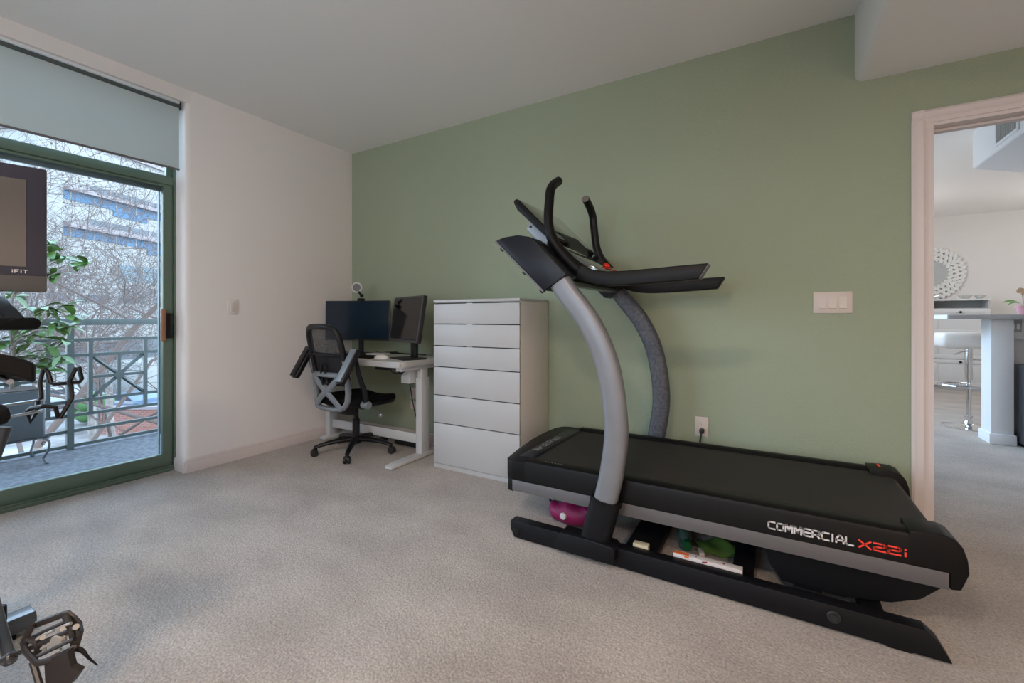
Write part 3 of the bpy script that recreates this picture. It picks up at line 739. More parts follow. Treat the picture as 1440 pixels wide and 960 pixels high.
# floor rails
for s in (1, -1):
    y0, y1 = my(-1.062, s), my(-1.005, s)
    mb = MB(); mb.prism([(2.455, .088), (2.455, .045), (2.475, .008), (4.075, .008), (4.045, .062), (4.012, .092)], 'y', min(y0, y1), max(y0, y1), bev=.0025)
    ra = mb.build('floor_rail', M['rail'], tm)
    MB().cyl((2.485, y0 - .004 * s, .035), (2.485, y1, .035), .020, 16, bev=.003).build('front_wheel', M['blackm'], ra)
    mb = MB()
    for x in (3.77,):
        mb.cyl((x, (y0 if s > 0 else y1) * 1, .055), (x, (y0 if s > 0 else y1) - .008 * s, .055), .021, 24, bev=.002); mb.cyl((x, (y0 if s > 0 else y1) - .008 * s, .055), (x, (y0 if s > 0 else y1) - .015 * s, .055), .012, 6, bev=.001)
    mb.build('bolt', mat('dark_bolt', (.035, .035, .037), .35, metal=.4), ra)
    MB().prism([(3.90, .009), (3.92, .001), (3.975, .001), (3.99, .009)], 'y', min(y0, y1) + .005, max(y0, y1) - .005).build('foot_pad', M['blackm'], ra)
mb = MB()
for x0, x1 in ((3.00, 3.14), (3.44, 3.52), (3.86, 3.93)): mb.b2(x0, x1, -1.01, -.15, .012, .055, bev=.004)
mb.build('cross_members', M['rail'], tm)
# posts: front and rear edge follow one curve in (x,z)
ctr = [(2.700, 1.300), (2.760, 1.215), (2.868, 1.075), (2.953, .880), (2.990, .620), (2.972, .425), (2.940, .277), (2.900, .12)]
for s in (1, -1):
    Y = my(-1.048, s)
    P = catmull([(x, Y, z) for x, z in ctr], 7)
    hwid, ht = .052, .034
    prof = []
    for k in range(20):
        a = 2 * PI * k / 20; ca, sa = math.cos(a), math.sin(a)
        prof.append((math.copysign(abs(ca) ** .6, ca) * ht, math.copysign(abs(sa) ** .75, sa) * hwid))
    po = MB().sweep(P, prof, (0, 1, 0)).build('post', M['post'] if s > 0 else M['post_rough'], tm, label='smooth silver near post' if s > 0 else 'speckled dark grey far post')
    # boot around the foot of the post
    Bm = catmull([(2.943, Y, .285), (2.915, Y, .18), (2.885, Y, .06)], 4)
    pf = [(a * 1.18, b * 1.28) for a, b in prof]
    MB().sweep(Bm, pf, (0, 1, 0)).build('post_boot', M['rail'], tm)
    MB().sweep([(2.9435, Y, .272), (2.945, Y, .287)], [(a * 1.26, b * 1.36) for a, b in prof], (0, 1, 0)).build('boot_rim', M['tread_black'], tm)
    mb = MB().prism([(2.742, .112), (2.708, .034), (2.715, .028), (2.980, .028), (2.995, .040), (3.000, .092), (2.985, .106), (2.90, .112)], 'y', Y - .052 * s, Y + .036 * s, bev=.006)
    mb.build('boot_base', M['rail'], tm)
# deck side skirts, foot rails and hood
for s in (1, -1):
    yo, yi = my(YN, s), my(-.915, s)
    sec = [(yo, .262), (yo, .352), (my(-.984, s), .366), (my(-.970, s), .373), (my(-.93, s), .374), (yi, .366), (yi, .262)]
    MB().prism(sec, 'x', 2.495, 4.075, bev=.0).build('side_skirt', M['tread_black'], tm)
    yo2 = my(YN - .003, s)
    MB().prism([(yo2, .208), (yo2, .263), (my(-.97, s), .263), (my(-.97, s), .208)], 'x', 2.424, 4.084, bev=.001).build('side_stripe', M['stripe'], tm, label='silver stripe')
    # rear end cap
    cap = [(3.985, .378), (4.04, .384), (4.078, .383), (4.102, .374), (4.119, .352), (4.130, .315), (4.134, .272), (4.114, .213), (4.087, .208), (4.087, .262), (3.985, .262)]
    MB().prism(cap, 'y', my(YN - .0012, s), my(-.868, s), bev=.005, seg=3).build('rear_end_cap', M['tread_black'], tm)
    if s < 0: MB().box((4.03, my(-.935, s), .3865), (.010, .045, .003)).build('warning_mark', M['letter_red'], tm)
MB().b2(2.44, 4.03, -.93, -.23, .262, .335).build('deck_board', M['blackm'], tm)
mb = MB()
mb.b2(2.50, 4.06, -.905, -.255, .335, .3605, bev=.0)
mb.cyl((4.055, -.905, .325), (4.055, -.255, .325), .0355, 24)
mb.build('running_belt', M['belt'], tm)
# motor hood plan outline with rounded corners
def hood(z0, z1, x_in, name, m, grow=0., bev=.0):
    out = [(x_in, YN - grow), (2.42, YN - grow), (2.392, -.983 - grow), (2.372 - grow, -.955), (2.345 - grow, -.80), (2.318 - grow, -.58), (2.315 - grow, -.40), (2.325 - grow, -.255), (2.350 - grow, -.195), (2.40, YF + grow), (x_in, YF + grow)]
    return MB().prism(out, 'z', z0, z1, bev=bev, seg=3).build(name, m, tm)
hood(.262, .360, 2.50, 'motor_hood', M['tread_black'], 0, .006)
hood(.200, .262, 2.424, 'hood_base', M['tread_black'], -.004, .004)
mb = MB(); mb.prism([(2.378, .355), (2.44, .364), (2.500, .370), (2.512, .364), (2.512, .35), (2.378, .35)], 'y', -.90, -.26, bev=.002); mb.build('hood_top', M['tread_blue'], tm)
lettering('hood_lettering', 'NordicTrack', (2.475, -.80, .3705), (.0, 1, 0), (-1, 0, .10), .030, .022, .0085, .0045, .0008, M['letter_dim'], tm)
lettering('model_lettering', 'COMMERCIAL', (3.572, -.9905, .288), (1, 0, 0), (0, 0, 1), .0255, .0212, .0070, .0057, .0008, M['letter'], tm)
lettering('model_number', 'X22i', (3.850, -.9905, .288), (1, 0, 0), (0, 0, 1), .0250, .0320, .0085, .0055, .0008, M['letter_red'], tm)
mb = MB()
for i in range(6): mb.cyl((2.60 + i * .017, -.955, .3735), (2.60 + i * .017, -.955, .3755), .0025, 8)
mb.build('small_print', M['letter_dim'], tm)
# belly pan under the rear
mb = MB(); mb.prism([(3.50, .262), (3.545, .20), (3.58, .11), (3.62, .062), (3.80, .060), (3.95, .085), (4.03, .122), (4.095, .19), (4.10, .262)], 'y', -.93, -.23, bev=.01)
mb.build('belly_pan', M['blackm'], tm)
mb = MB(); mb.prism([(2.50, .262), (2.50, .21), (3.2, .185), (3.52, .20), (3.55, .262)], 'y', -.93, -.23)
mb.build('underframe', M['blackm'], tm)
for y in (-.96, -.20): MB().box((3.70, y, .065), (.09, .03, .03), bev=.006).build('pivot_bracket', M['rail'], tm)
# console base between the posts
prof = [(2.386, 1.490), (2.43, 1.502), (2.511, 1.506), (2.575, 1.492), (2.610, 1.468), (2.660, 1.412), (2.772, 1.300), (2.655, 1.228)]
for s in (1, -1):
    MB().prism(prof, 'y', my(-1.092, s), my(-.955, s), bev=.006).build('console_wing', M['tread_blue'], tm)
mb = MB(); mb.prism([(2.43, 1.485), (2.52, 1.488), (2.575, 1.475), (2.64, 1.40), (2.75, 1.300), (2.70, 1.275), (2.60, 1.33)], 'y', -.955, my(-.955, -1), bev=.004)
mb.build('console_base', M['tread_black'], tm)
MB().b2(2.68, 2.735, -1.0, -.16, 1.262, 1.285, bev=.004).build('console_crossbar', mat('crossbar_metal', (.10, .11, .10), .3, metal=.6), tm)
mb = MB()
for t in (.15, .62, .97):
    x = 2.386 + (2.655 - 2.386) * t; z = 1.490 + (1.228 - 1.490) * t
    mb.box((x - .006, -1.083, z - .006), (.022, .012, .018), (0, R(44), 0), bev=.003)
mb.build('wing_tabs', M['blackp'], tm)
MB().sweep([(2.384, 0, 1.487), (2.652, 0, 1.226)], [(-1.094, -.004), (-1.094, .004), (-1.07, .004), (-1.07, -.004)], (0, 1, 0)).build('wing_edge', M['stripe'], tm)
# control deck with the red safety key
mb = MB(); mb.prism([(2.575, 1.500), (2.61, 1.497), (2.70, 1.435), (2.80, 1.372), (2.86, 1.340), (2.84, 1.318), (2.76, 1.315), (2.64, 1.41), (2.575, 1.47)], 'y', -.90, -.26, bev=.006)
mb.build('control_deck', M['panel'], tm)
MB().sphere((2.790, -.575, 1.392), (.020, .024, .014), 16, (0, R(35), 0)).build('safety_key', M['red'], tm, label='red safety key')
MB().b2(2.825, 2.835, -.72, -.40, 1.362, 1.366).build('red_line', M['red'], tm)
mb = MB()
# tilted display
Sd = Matrix.Translation((2.495, YC, 1.633)) @ Matrix.Rotation(R(45.5), 4, 'Y')     # local x = down the screen, y width, z out
MB().prism([(-.176, -.016), (-.168, .002), (.176, .002), (.176, -.020), (.10, -.030), (-.12, -.040), (-.165, -.028)], 'y', -.288, .288, bev=.005).xf(Sd).build('display_housing', M['tread_black'], tm)
MB().box((-.002, 0, .0035), (.315, .545, .003), bev=.001).xf(Sd).build('display_screen', M['panel'], tm)
MB().box((.055, 0, -.055), (.175, .50, .070), bev=.016, seg=3).xf(Sd).build('speaker_housing', M['speaker'], tm)
MB().cyl((2.4467, -.8305, 1.600), (2.4467, -.834, 1.600), .007, 12).build('screw_hole', M['gap'], tm)
MB().prism([(2.50, 1.47), (2.56, 1.58), (2.62, 1.52), (2.64, 1.46)], 'y', -.72, -.44).build('display_neck', M['blackp'], tm)
# handrails and upper grips
for s in (1, -1):
    Y = my(-.935, s)
    arm = catmull([(3.333, Y, 1.297), (3.15, Y, 1.289), (3.00, Y, 1.284), (2.90, Y, 1.288), (2.83, Y, 1.303), (2.775, Y, 1.330)], 6)
    n = len(arm); hz = .033
    prof = [(-.030, -hz), (-.034, -.01), (-.034, .01), (-.028, hz), (.028, hz), (.034, .01), (.034, -.01), (.030, -hz)]
    mb = MB().sweep(arm, prof, (0, 1, 0))
    for v in mb.bm.verts:                       # slanted end of the arm
        if v.co.x > 3.30: v.co.x += (v.co.z - 1.297) * .62 + .004
    ar = mb.build('handrail', M['tread_black'], tm, bev=.004)
    MB().box((3.3385, Y, 1.297), (.005, .062, .070), (0, R(31.8), 0), bev=.002).build('end_cap', mat('grey_arm_cap', (.12, .12, .125), .5) if s > 0 else M['tread_black'], ar)
    T = [(2.782, Y, 1.326), (2.735, Y, 1.366), (2.685, Y, 1.418), (2.636, Y, 1.480), (2.610, Y, 1.545), (2.600, my(-.928, s), 1.620), (2.597, my(-.910, s), 1.700), (2.595, my(-.895, s), 1.755), (2.592, my(-.855, s), 1.798), (2.590, my(-.785, s), 1.838)]
    path = catmull(T, 6); L = len(path)
    rr = [.034 - .0095 * min(1, max(0, (i / L) / .5)) for i in range(L)]
    g = MB().tube(path, rr, 14).build('upper_grip', M['tread_black'] if s > 0 else M['blackp'], tm)
    e = Vector(path[-1]); d = (e - Vector(path[-3])).normalized()
    MB().cyl(e - d * .004, e + d * .007, .0250, 16, bev=.003).build('grip_cap', M['grip'], g)

# ---------------------------------------------------------- things under the treadmill
bg = empty('bag', (2.68, -.76, 0), label='magenta bag with a silver button lying under the treadmill front', cat='bag')
mb = MB(); mb.sphere((2.685, -.775, .066), (.150, .075, .066), 20, (0, 0, R(6)))
for v in mb.bm.verts:
    v.co.z = .004 + max(0, v.co.z - .002) * (1 + .12 * math.sin(v.co.x * 55)); v.co.y += .006 * math.sin(v.co.x * 70)
mb.build('bag_body', M['bag'], bg)
MB().cyl((2.650, -.838, .070), (2.648, -.860, .070), .018, 18, bev=.003).build('button', M['letter'], bg)
MB().tube(catmull([(2.56, -.76, .06), (2.535, -.775, .11), (2.56, -.775, .125), (2.60, -.765, .10)], 6), .006, 8).build('strap', M['blackp'], bg)
MB().prism([(2.58, .095), (2.82, .105), (2.84, .125), (2.60, .122)], 'y', -.80, -.70, bev=.008).build('flap', mat('black_bag_flap', (.02, .008, .012), .7), bg)
bt = empty('bottle', (3.235, -.74, 0), label='clear bottle with a dark green cap lying under the treadmill', cat='bottle')
MB().lathe([(0, 0), (.024, 0), (.030, .01), (.030, .11), (.016, .135), (.015, .15), (0, .15)], (3.20, -.60, .031), 18, Matrix.Rotation(R(14), 4, 'Z') @ Matrix.Rotation(R(90), 4, 'X')).build('bottle_body', mat('dim_bottle', (.08, .13, .10), .2), bt)
MB().lathe([(0, 0), (.021, 0), (.023, .004), (.023, .026), (.019, .032), (0, .032)], (3.236, -.745, .031), 18, Matrix.Rotation(R(14), 4, 'Z') @ Matrix.Rotation(R(90), 4, 'X')).build('bottle_cap', M['greencap'], bt)
mb = MB()
def wrap(u, v):
    x = (u - .5) * .20; y = (v - .5) * .125
    return (3.365 + x * .8 - y * .45, -.675 + x * .35 + y * .9, .020 + .025 * math.sin(u * 9 + v * 3) * .4 + .03 * (1 - (2 * u - 1) ** 2) * (1 - (2 * v - 1) ** 2))
mb.grid(wrap, 14, 10, (0, 0, -.014)); mb.build('packet', M['greenbag'], label='crumpled green packet on the carpet under the treadmill', cat='packet')
MB().box((3.30, -.755, .012), (.022, .05, .022), (0, 0, R(20)), bev=.003).build('eraser', M['paper'], label='small white block beside the green packet under the treadmill', cat='block')
st = empty('flat_box', (3.35, -.975, .0), label='long thin white box with orange and maroon print inside the treadmill rail', cat='box')
MB().box((3.352, -.980, .067), (.262, .034, .065), bev=.002).build('box_body', M['paper'], st)
mb = MB(); mb.box((3.252, -.980, .0997), (.060, .020, .001)); mb.box((3.275, -.9975, .0965), (.020, .001, .006)); mb.build('orange_print', M['orange'], st)
mb = MB(); mb.box((3.345, -.9975, .0945), (.020, .001, .005), (0, R(-14), 0)); mb.box((3.415, -.980, .0997), (.008, .010, .001)); mb.box((3.31, -.980, .0997), (.006, .006, .001)); mb.build('maroon_print', M['maroon'], st)
MB().box((3.083, -.982, .070), (.066, .034, .058), bev=.002).build('card_box', M['cream'], label='small cream box tucked in the treadmill rail beside the post', cat='box')
# ---------------------------------------------------------- exercise bike at the left edge
ORG = Vector((3.578, -2.962, 1.10))
YAW = R(30.4)
DV = Vector((-math.sin(YAW), math.cos(YAW), 0)); RV = Vector((math.cos(YAW), math.sin(YAW), 0))
def at(px, py, D):               # a point measured in the photograph at distance D, in room coordinates
    return ORG + DV * D + RV * ((px - 720) / 619 * D) + Vector((0, 0, (447 - py) / 619 * D))
bk = empty('exercise_bike', (1.75, -2.75, 0), label='black exercise bike with a large display at the left edge by the balcony door', cat='exercise bike')
sdir = Vector((.22, .975, 0)).normalized(); sn = Vector((.975, -.22, 0))         # along the display, and out of its face
e0 = Vector((1.572, -2.498, 1.380)); cen = e0 - sdir * .29
Ms = Matrix((( sdir.x, sn.x, 0, cen.x), (sdir.y, sn.y, 0, cen.y), (0, 0, 1, cen.z), (0, 0, 0, 1)))
MB().box((0, -.015, 0), (.58, .030, .395), bev=.006).xf(Ms).build('display_housing', M['tvframe'], bk)
MB().box((0, .0008, .017), (.49, .002, .272)).xf(Ms).build('display_screen', M['tvscreen'], bk)
MB().box((0, .0015, -.172), (.578, .005, .050), bev=.002).xf(Ms).build('speaker_strip', M['tvstrip'], bk)
q0 = cen + sn * .0015 + sdir * .215 + Vector((0, 0, -.139))
lettering('display_lettering', 'iFIT', q0, sdir, (0, 0, 1), .009, .008, .0035, .0022, .0006, M['letter'], bk)
MB().box((0, -.05, 0), (.16, .06, .16), bev=.02).xf(Ms).build('display_mount', M['blackp'], bk)
hc = Vector((1.66, -2.76, 1.12))
MB().tube(catmull([cen - sn * .06, cen - sn * .06 + Vector((0, 0, -.2)), Vector((1.60, -2.76, 1.02)), Vector((1.62, -2.76, .75)), Vector((1.50, -2.76, .55))], 6), .03, 12, sq=(1, 1.4)).build('console_mast', M['bikegrey'], bk)
# handlebar: cross bar at eye height with padded end, and the raised tray above it
MB().tube(catmull([(1.47, -3.00, 1.085), (1.50, -2.90, 1.083), (1.50, -2.76, 1.082), (1.485, -2.60, 1.082), (1.450, -2.505, 1.081)], 5), .0215, 12).sphere((1.450, -2.505, 1.081), .0215, 14).build('handlebar', M['blackm'], bk)
t0 = [at(-30, 413, 1.5), at(7, 416, 1.5), at(20, 430, 1.46), at(36, 447, 1.44), at(-30, 447, 1.42)]
mb = MB(); lo = [mb.bm.verts.new(p) for p in t0]; hi = [mb.bm.verts.new(p - DV * .05 + Vector((0, 0, -.012))) for p in t0]
fs = [mb.bm.faces.new(lo), mb.bm.faces.new(hi[::-1])] + [mb.bm.faces.new((lo[i], hi[i], hi[(i + 1) % 5], lo[(i + 1) % 5])) for i in range(5)]
bmesh.ops.recalc_face_normals(mb.bm, faces=fs); mb.build('tray', M['blackp'], bk, bev=.004)
# saddle
def sad(u, v):
    x = 1.93 + .27 * u; wy = .032 + .068 * max(0, min(1, (u - .25) / .5)) ** 1.2 * (1 if u < .92 else .86)
    y = -2.752 + (v - .5) * 2 * wy; z = 1.020 - .030 * (abs(v - .5) * 2) ** 2.5 + .01 * u
    return (x, y, z)
MB().grid(sad, 14, 12, (0, 0, -.042)).build('saddle', M['blackm'], bk, bev=.012)
MB().tube([(2.02, -2.70, .972), (2.16, -2.69, .962)], .006, 8).tube([(2.02, -2.80, .972), (2.16, -2.81, .962)], .006, 8).build('saddle_rails', M['alu'], bk)
MB().tube([(2.10, -2.755, .97), (2.07, -2.755, .62), (2.03, -2.755, .30)], .026, 12, sq=(1, 1.3)).build('seat_post', M['bikegrey'], bk)
# frame, flywheel shroud and stabilisers
MB().tube(catmull([(1.30, -2.76, .06), (1.45, -2.76, .45), (1.70, -2.76, .42), (2.03, -2.76, .32), (2.30, -2.76, .06)], 6), .035, 12, sq=(1, 1.4)).build('frame', M['bikegrey'], bk)
MB().cyl((1.48, -2.79, .34), (1.48, -2.73, .34), .20, 40, bev=.01).build('flywheel', M['alu'], bk)
for x in (1.315, 2.42):
    mb = MB().prism([(x - .045, .022), (x - .045, .058), (x - .032, .070), (x + .034, .070), (x + .047, .056), (x + .047, .022)], 'y', -3.03 if x < 2 else -3.0, -2.473 if x < 2 else -2.80, bev=.004)
    stb = mb.build('stabiliser', M['bikegrey'], bk)
    MB().b2(x - .035, x + .035, -3.0, -2.97, 0, .024).b2(x - .035, x + .035, -2.55 if x < 2 else -2.84, -2.52 if x < 2 else -2.81, 0, .024).build('levelling_foot', M['blackm'], stb)
MB().cyl((1.33, -2.556, .070), (1.33, -2.556, .125), .018, 14, bev=.003).build('adjuster_post', M['blackm'], bk)
# crank arm and pedal seen from above
pc0 = Vector((2.06, -2.595, .295))
ax = (at(60, 905, 1.10) - at(13, 928, 1.10)).normalized()
c0 = at(13, 925, 1.03); c1 = at(-22, 800, 1.19)
mb = MB(); mb.tube([c1, c0 + (c0 - c1).normalized() * .012], [.013, .0115], 12, sq=(1.0, .9)); mb.cyl(c0 - ax * .012, c0 + ax * .012, .0125, 18, bev=.003)
crank = mb.build('crank_arm', M['bikegrey'], bk)
D0 = 1.03
def pp(px, py, d=0): return at(px, py, D0 + d)
mb = MB()
cage = [pp(33, 903), pp(38, 893), pp(44, 882), pp(50, 878, .02), pp(88, 864, .03), pp(95, 862, .03), pp(104, 869, .03), pp(112, 878, .02), pp(113, 888), pp(108, 905), pp(100, 914, -.01), pp(88, 920, -.02), pp(64, 930, -.03), pp(52, 932, -.03), pp(42, 922, -.02), pp(35, 914, -.01)]
mb.tube(cage, .0052, 8, closed=True, sq=(1.5, 1), up=tuple(DV))
pd = mb.build('pedal', M['pedalm'], bk)
mb = MB()
mb.tube([pp(14, 922), pp(40, 912), pp(108, 882)], .0055, 10)
mb.tube([pp(46, 895, .01), pp(100, 870, .02)], .0042, 8)
mb.tube([pp(50, 924, -.02), pp(104, 898, -.01)], .0042, 8)
mb.tube([pp(34, 908), pp(40, 898), pp(52, 902), pp(54, 915), pp(44, 922)], .007, 8)
mb.tube([pp(92, 866, .02), pp(101, 884), pp(104, 905)], .007, 8)
mb.build('pedal_body', M['pedalm'], pd)
mb = MB()
for a, b in ((pp(60, 893), pp(76, 886)), (pp(58, 912), pp(94, 893)), (pp(62, 906), pp(64, 916)), (pp(76, 898), pp(79, 908)), (pp(90, 890), pp(92, 902)), (pp(50, 900), pp(62, 893)), (pp(90, 880), pp(100, 876)), (pp(86, 912, -.01), pp(70, 922, -.02))):
    mb.tube([a, b], .0034, 8)
mb.cyl(pp(107, 881, -.008), pp(107, 881, -.016), .0065, 16, bev=.001); mb.cyl(pp(88, 884, -.004), pp(88, 884, -.012), .005, 14); mb.cyl(pp(60, 896, -.004), pp(60, 896, -.010), .005, 14)
mb.lathe([(0, 0), (.014, 0), (.016, .004), (.014, .008), (0, .008)], pp(78, 904, -.008), 20, DV.to_track_quat('Z', 'Y').to_matrix().to_4x4())
mb.build('cleat_clip', M['pedals'], pd)
mb = MB()
pl = [pp(62, 929, -.03), pp(94, 916, -.03), pp(100, 938, -.03), pp(112, 944, -.03), pp(99, 962, -.03), pp(64, 966, -.03)]
lo = [mb.bm.verts.new(p) for p in pl]; hi = [mb.bm.verts.new(p + DV * .014) for p in pl]
fs = [mb.bm.faces.new(lo), mb.bm.faces.new(hi[::-1])] + [mb.bm.faces.new((lo[i], hi[i], hi[(i + 1) % 6], lo[(i + 1) % 6])) for i in range(6)]
bmesh.ops.recalc_face_normals(mb.bm, faces=fs); mb.tube([pp(46, 930, -.02), pp(57, 966, -.04)], .0065, 8)
mb.build('toe_plate', M['pedalm'], pd)
mb = MB(); mb.tube(catmull([pp(100, 918), pp(106, 912), pp(116, 915), pp(124, 924), pp(137, 935, .02)], 6), [.007, .0045, .0065, .006, .0035, .0015] , 8, sq=(.5, 1.3)) if False else mb.tube(catmull([pp(98, 918), pp(106, 912), pp(116, 915), pp(124, 924), pp(137, 935, .02)], 6), [.0075, .0015], 8)
mb.build('toe_strap', M['blackp'], pd)
# twin rods carrying a bent wire cage
cg = Vector((0, 0, 0))
MB().tube([at(-40, 577, 1.22), at(58, 562, 1.42)], .0042, 8).tube([at(-40, 596, 1.20), at(60, 577, 1.38)], .0042, 8).build('cage_rods', M['alu'], bk)
wire = [(64, 519, 1.44), (60, 520, 1.44), (56, 538, 1.43), (58, 560, 1.42), (53, 563, 1.41), (52, 578, 1.39), (42, 594, 1.38), (38, 578, 1.37), (43, 574, 1.37), (60, 571, 1.36), (78, 572, 1.38), (82, 587, 1.39), (84, 588, 1.39), (101, 560, 1.42), (100, 545, 1.43), (97, 537, 1.44), (107, 517, 1.46), (111, 516, 1.46), (115, 533, 1.46), (112, 537, 1.45), (76, 540, 1.44), (72, 538, 1.44), (68, 524, 1.44)]
MB().tube([at(*p) for p in wire], .0062, 8, closed=True).build('wire_cage', M['blackp'], bk, label='bent black wire cage')
MB().cyl(at(-30, 590, 1.22), at(9, 580, 1.27), .030, 18, bev=.008).build('cage_clamp', M['blackm'], bk)
MB().tube([at(2, 600, 1.27), at(-12, 650, 1.25)], [.022, .016], 12).build('cage_stalk', M['bikegrey'], bk)

# ---------------------------------------------------------- balcony
struct('balcony_floor', MB().b2(-1.62, -.165, -5.2, -.45, -.20, -.006), M['concrete'])
RX = -1.5
rg = empty('balcony_railing', (RX, -2.2, 0), label='grey-green metal balcony railing with a crossed square pattern', cat='railing')
YA, YZ = -.80, -4.9
mb = MB().b2(RX - .035, RX + .035, YZ, YA, 1.040, 1.092, bev=.006); mb.build('top_rail', M['railing'], rg)
for z in (.914, .783, .397, .279, .148, .025):
    MB().b2(RX - .012, RX + .012, YZ, YA, z - .013, z + .013).build('rail_bar', M['railing'], rg)
for y in (-1.652, -3.55): MB().b2(RX - .022, RX + .022, y - .022, y + .022, -.006, 1.04).build('rail_post', M['railing'], rg)
MB().b2(RX - .022, RX + .022, -1.03, -.99, -.006, 1.04).build('rail_post', M['railing'], rg)
for y in (-1.135, -1.522, -1.783, -2.17, -2.60, -3.0): MB().b2(RX - .014, RX + .014, y - .014, y + .014, .279, .914).build('baluster', M['railing'], rg)
for ya, yb in ((-1.135, -1.522), (-1.783, -2.17), (-2.60, -3.0)):
    yc, zc = (ya + yb) / 2, (.783 + .397) / 2
    mb = MB().b2(RX - .010, RX + .010, yc - .012, yc + .012, .397, .783).b2(RX - .010, RX + .010, yb, ya, zc - .012, zc + .012)
    for s in (-1, 1): mb.tube([(RX, ya, zc + s * .193), (RX, yb, zc - s * .193)], .014, 4)
    mb.cyl((RX - .016, yc, zc), (RX + .016, yc, zc), .034, 18)
    mb.build('star_panel', M['railing'], rg)
# planter on scroll legs with a leafy plant
px0, py0_ = -1.31, -2.02
pk = empty('plant_stand', (px0, py0_, 0), label='wrought iron stand with scrolled legs on the balcony', cat='plant stand')
mb = MB(); mb.tube([(px0 - .17, py0_ - .15, .20), (px0 + .17, py0_ - .15, .20), (px0 + .17, py0_ + .15, .20), (px0 - .17, py0_ + .15, .20)], .008, 8, closed=True)
mb.b2(px0 - .165, px0 + .165, py0_ - .145, py0_ + .145, .192, .202); mb.build('shelf', M['iron'], pk)
for sx in (-1, 1):
    for sy in (-1, 1):
        d = Vector((sx, sy * .8, 0)).normalized(); b = Vector((px0 + sx * .155, py0_ + sy * .135, 0))
        P = [b + d * -.02 + Vector((0, 0, .20)), b + d * .035 + Vector((0, 0, .17)), b + d * .03 + Vector((0, 0, .10)), b + d * .0 + Vector((0, 0, .045)), b + d * .02 + Vector((0, 0, .0))]
        mb = MB().tube(catmull(P, 6), .008, 8)
        mb.tube([b + d * (.012 * math.cos(a)) + Vector((0, 0, .155 + .012 * math.sin(a))) for a in [k * PI / 6 for k in range(11)]], .004, 6)
        mb.sphere(b + d * .02 + Vector((0, 0, .006)), (.016, .016, .008), 10); mb.build('leg', M['iron'], pk)
pt = empty('potted_plant', (px0, py0_, .205), label='leafy green plant growing from a square grey planter on the balcony', cat='potted plant')
mb = MB(); mb.prism(rrect(px0 - .165, px0 + .165, py0_ - .145, py0_ + .145, .02, 3), 'z', .206, .560, bev=.006); mb.build('planter_box', M['planter'], pt)
MB().b2(px0 - .15, px0 + .15, py0_ - .13, py0_ + .13, .555, .568).build('soil', M['soil'], pt)
rs = random.Random(5)
stem = MB(); leaves = MB()
def leaf(mb, p, d, L, w, rr):
    d = d.normalized(); up = Vector((rr.uniform(-.5, .5), rr.uniform(-.5, .5), 1)).normalized()
    s = d.cross(up).normalized(); n = s.cross(d)
    cols = []
    for i in range(6):
        t = i / 5; ww = w * math.sin(PI * min(1, t * .92 + .04)) ** .8; c = p + d * (L * t) - n * (L * .25 * t * t)
        cols.append([mb.bm.verts.new(c + s * ww + n * ww * .25), mb.bm.verts.new(c), mb.bm.verts.new(c - s * ww + n * ww * .25)])
    for a, b in zip(cols, cols[1:]):
        mb.bm.faces.new((a[0], a[1], b[1], b[0])); mb.bm.faces.new((a[1], a[2], b[2], b[1]))
trunk_top = Vector((px0 + .01, py0_ + .01, 1.28))
stem.tube(catmull([(px0, py0_, .56), (px0 - .02, py0_ + .015, .85), (px0 + .02, py0_ - .01, 1.08), trunk_top], 6), [.014, .007], 8)
targets = [(22, 412), (42, 432), (72, 428), (96, 428), (104, 442), (88, 452), (70, 462), (52, 456), (30, 470), (80, 488), (98, 478), (62, 500), (84, 512), (36, 500), (48, 480), (12, 480), (102, 458), (72, 352), (92, 360), (112, 366), (128, 368), (68, 340), (84, 384), (70, 372), (6, 440), (18, 445), (90, 500), (74, 520)]
for k, (a, b) in enumerate(targets):
    D = 3.42 + rs.uniform(-.14, .16); tip = at(a, b, D)
    zb = min(1.25, max(.62, tip.z - rs.uniform(.12, .22))); base = Vector((px0 + .0, py0_, zb))
    midp = base.lerp(tip, .55) + Vector((0, 0, .035))
    stem.tube(catmull([base, midp, tip], 5), [.0045, .002], 5)
    for j in range(7):
        dd = Vector((rs.uniform(-1, 1), rs.uniform(-1, 1), rs.uniform(-.6, .7)))
        leaf(leaves, tip - (tip - midp).normalized() * rs.uniform(0, .07), dd, rs.uniform(.08, .125), rs.uniform(.020, .030), rs)
stem.build('stems', M['stem'], pt); leaves.build('leaves', M['leaf'], pt)

# ---------------------------------------------------------- street beyond
GZ = -5.2
struct('ground', MB().b2(-140, -2.2, -70, 110, GZ - .5, GZ), M['street'])
# office block: facade runs along dirF, seen through the door
VPx = (800 - 720) / 619
dirF = (DV + RV * VPx).normalized(); nF = Vector((dirF.y, -dirF.x, 0))             # nF points to the viewer side
def facade_pt(px, z):                                   # where the column px of the photo meets the facade plane
    u = (px - 720) / 619; ray = DV + RV * u
    # facade passes through a point 38 m to the left of the viewing axis
    Pp = ORG - RV * 38
    t = (Pp - ORG).dot(nF) / ray.dot(nF); q = ORG + ray * t; return q
O0 = facade_pt(102, 0); off0 = (O0 - ORG).dot(dirF)
Bw = empty('office_building', (O0.x, O0.y, GZ), label='pale office building with blue window bands seen beyond the bare trees', cat='building')
Fm = Matrix(((dirF.x, -nF.x, 0, O0.x), (dirF.y, -nF.y, 0, O0.y), (0, 0, 1, 0), (0, 0, 0, 1)))  # local x along facade, y into building
Lf = 60
MB().b2(-2.2, Lf, 0, 26, GZ, 14.8).xf(Fm).build('facade', M['facade'], Bw)
MB().b2(-2.4, Lf, -.25, 26, 14.8, 15.4).xf(Fm).build('parapet', M['ledge'], Bw)
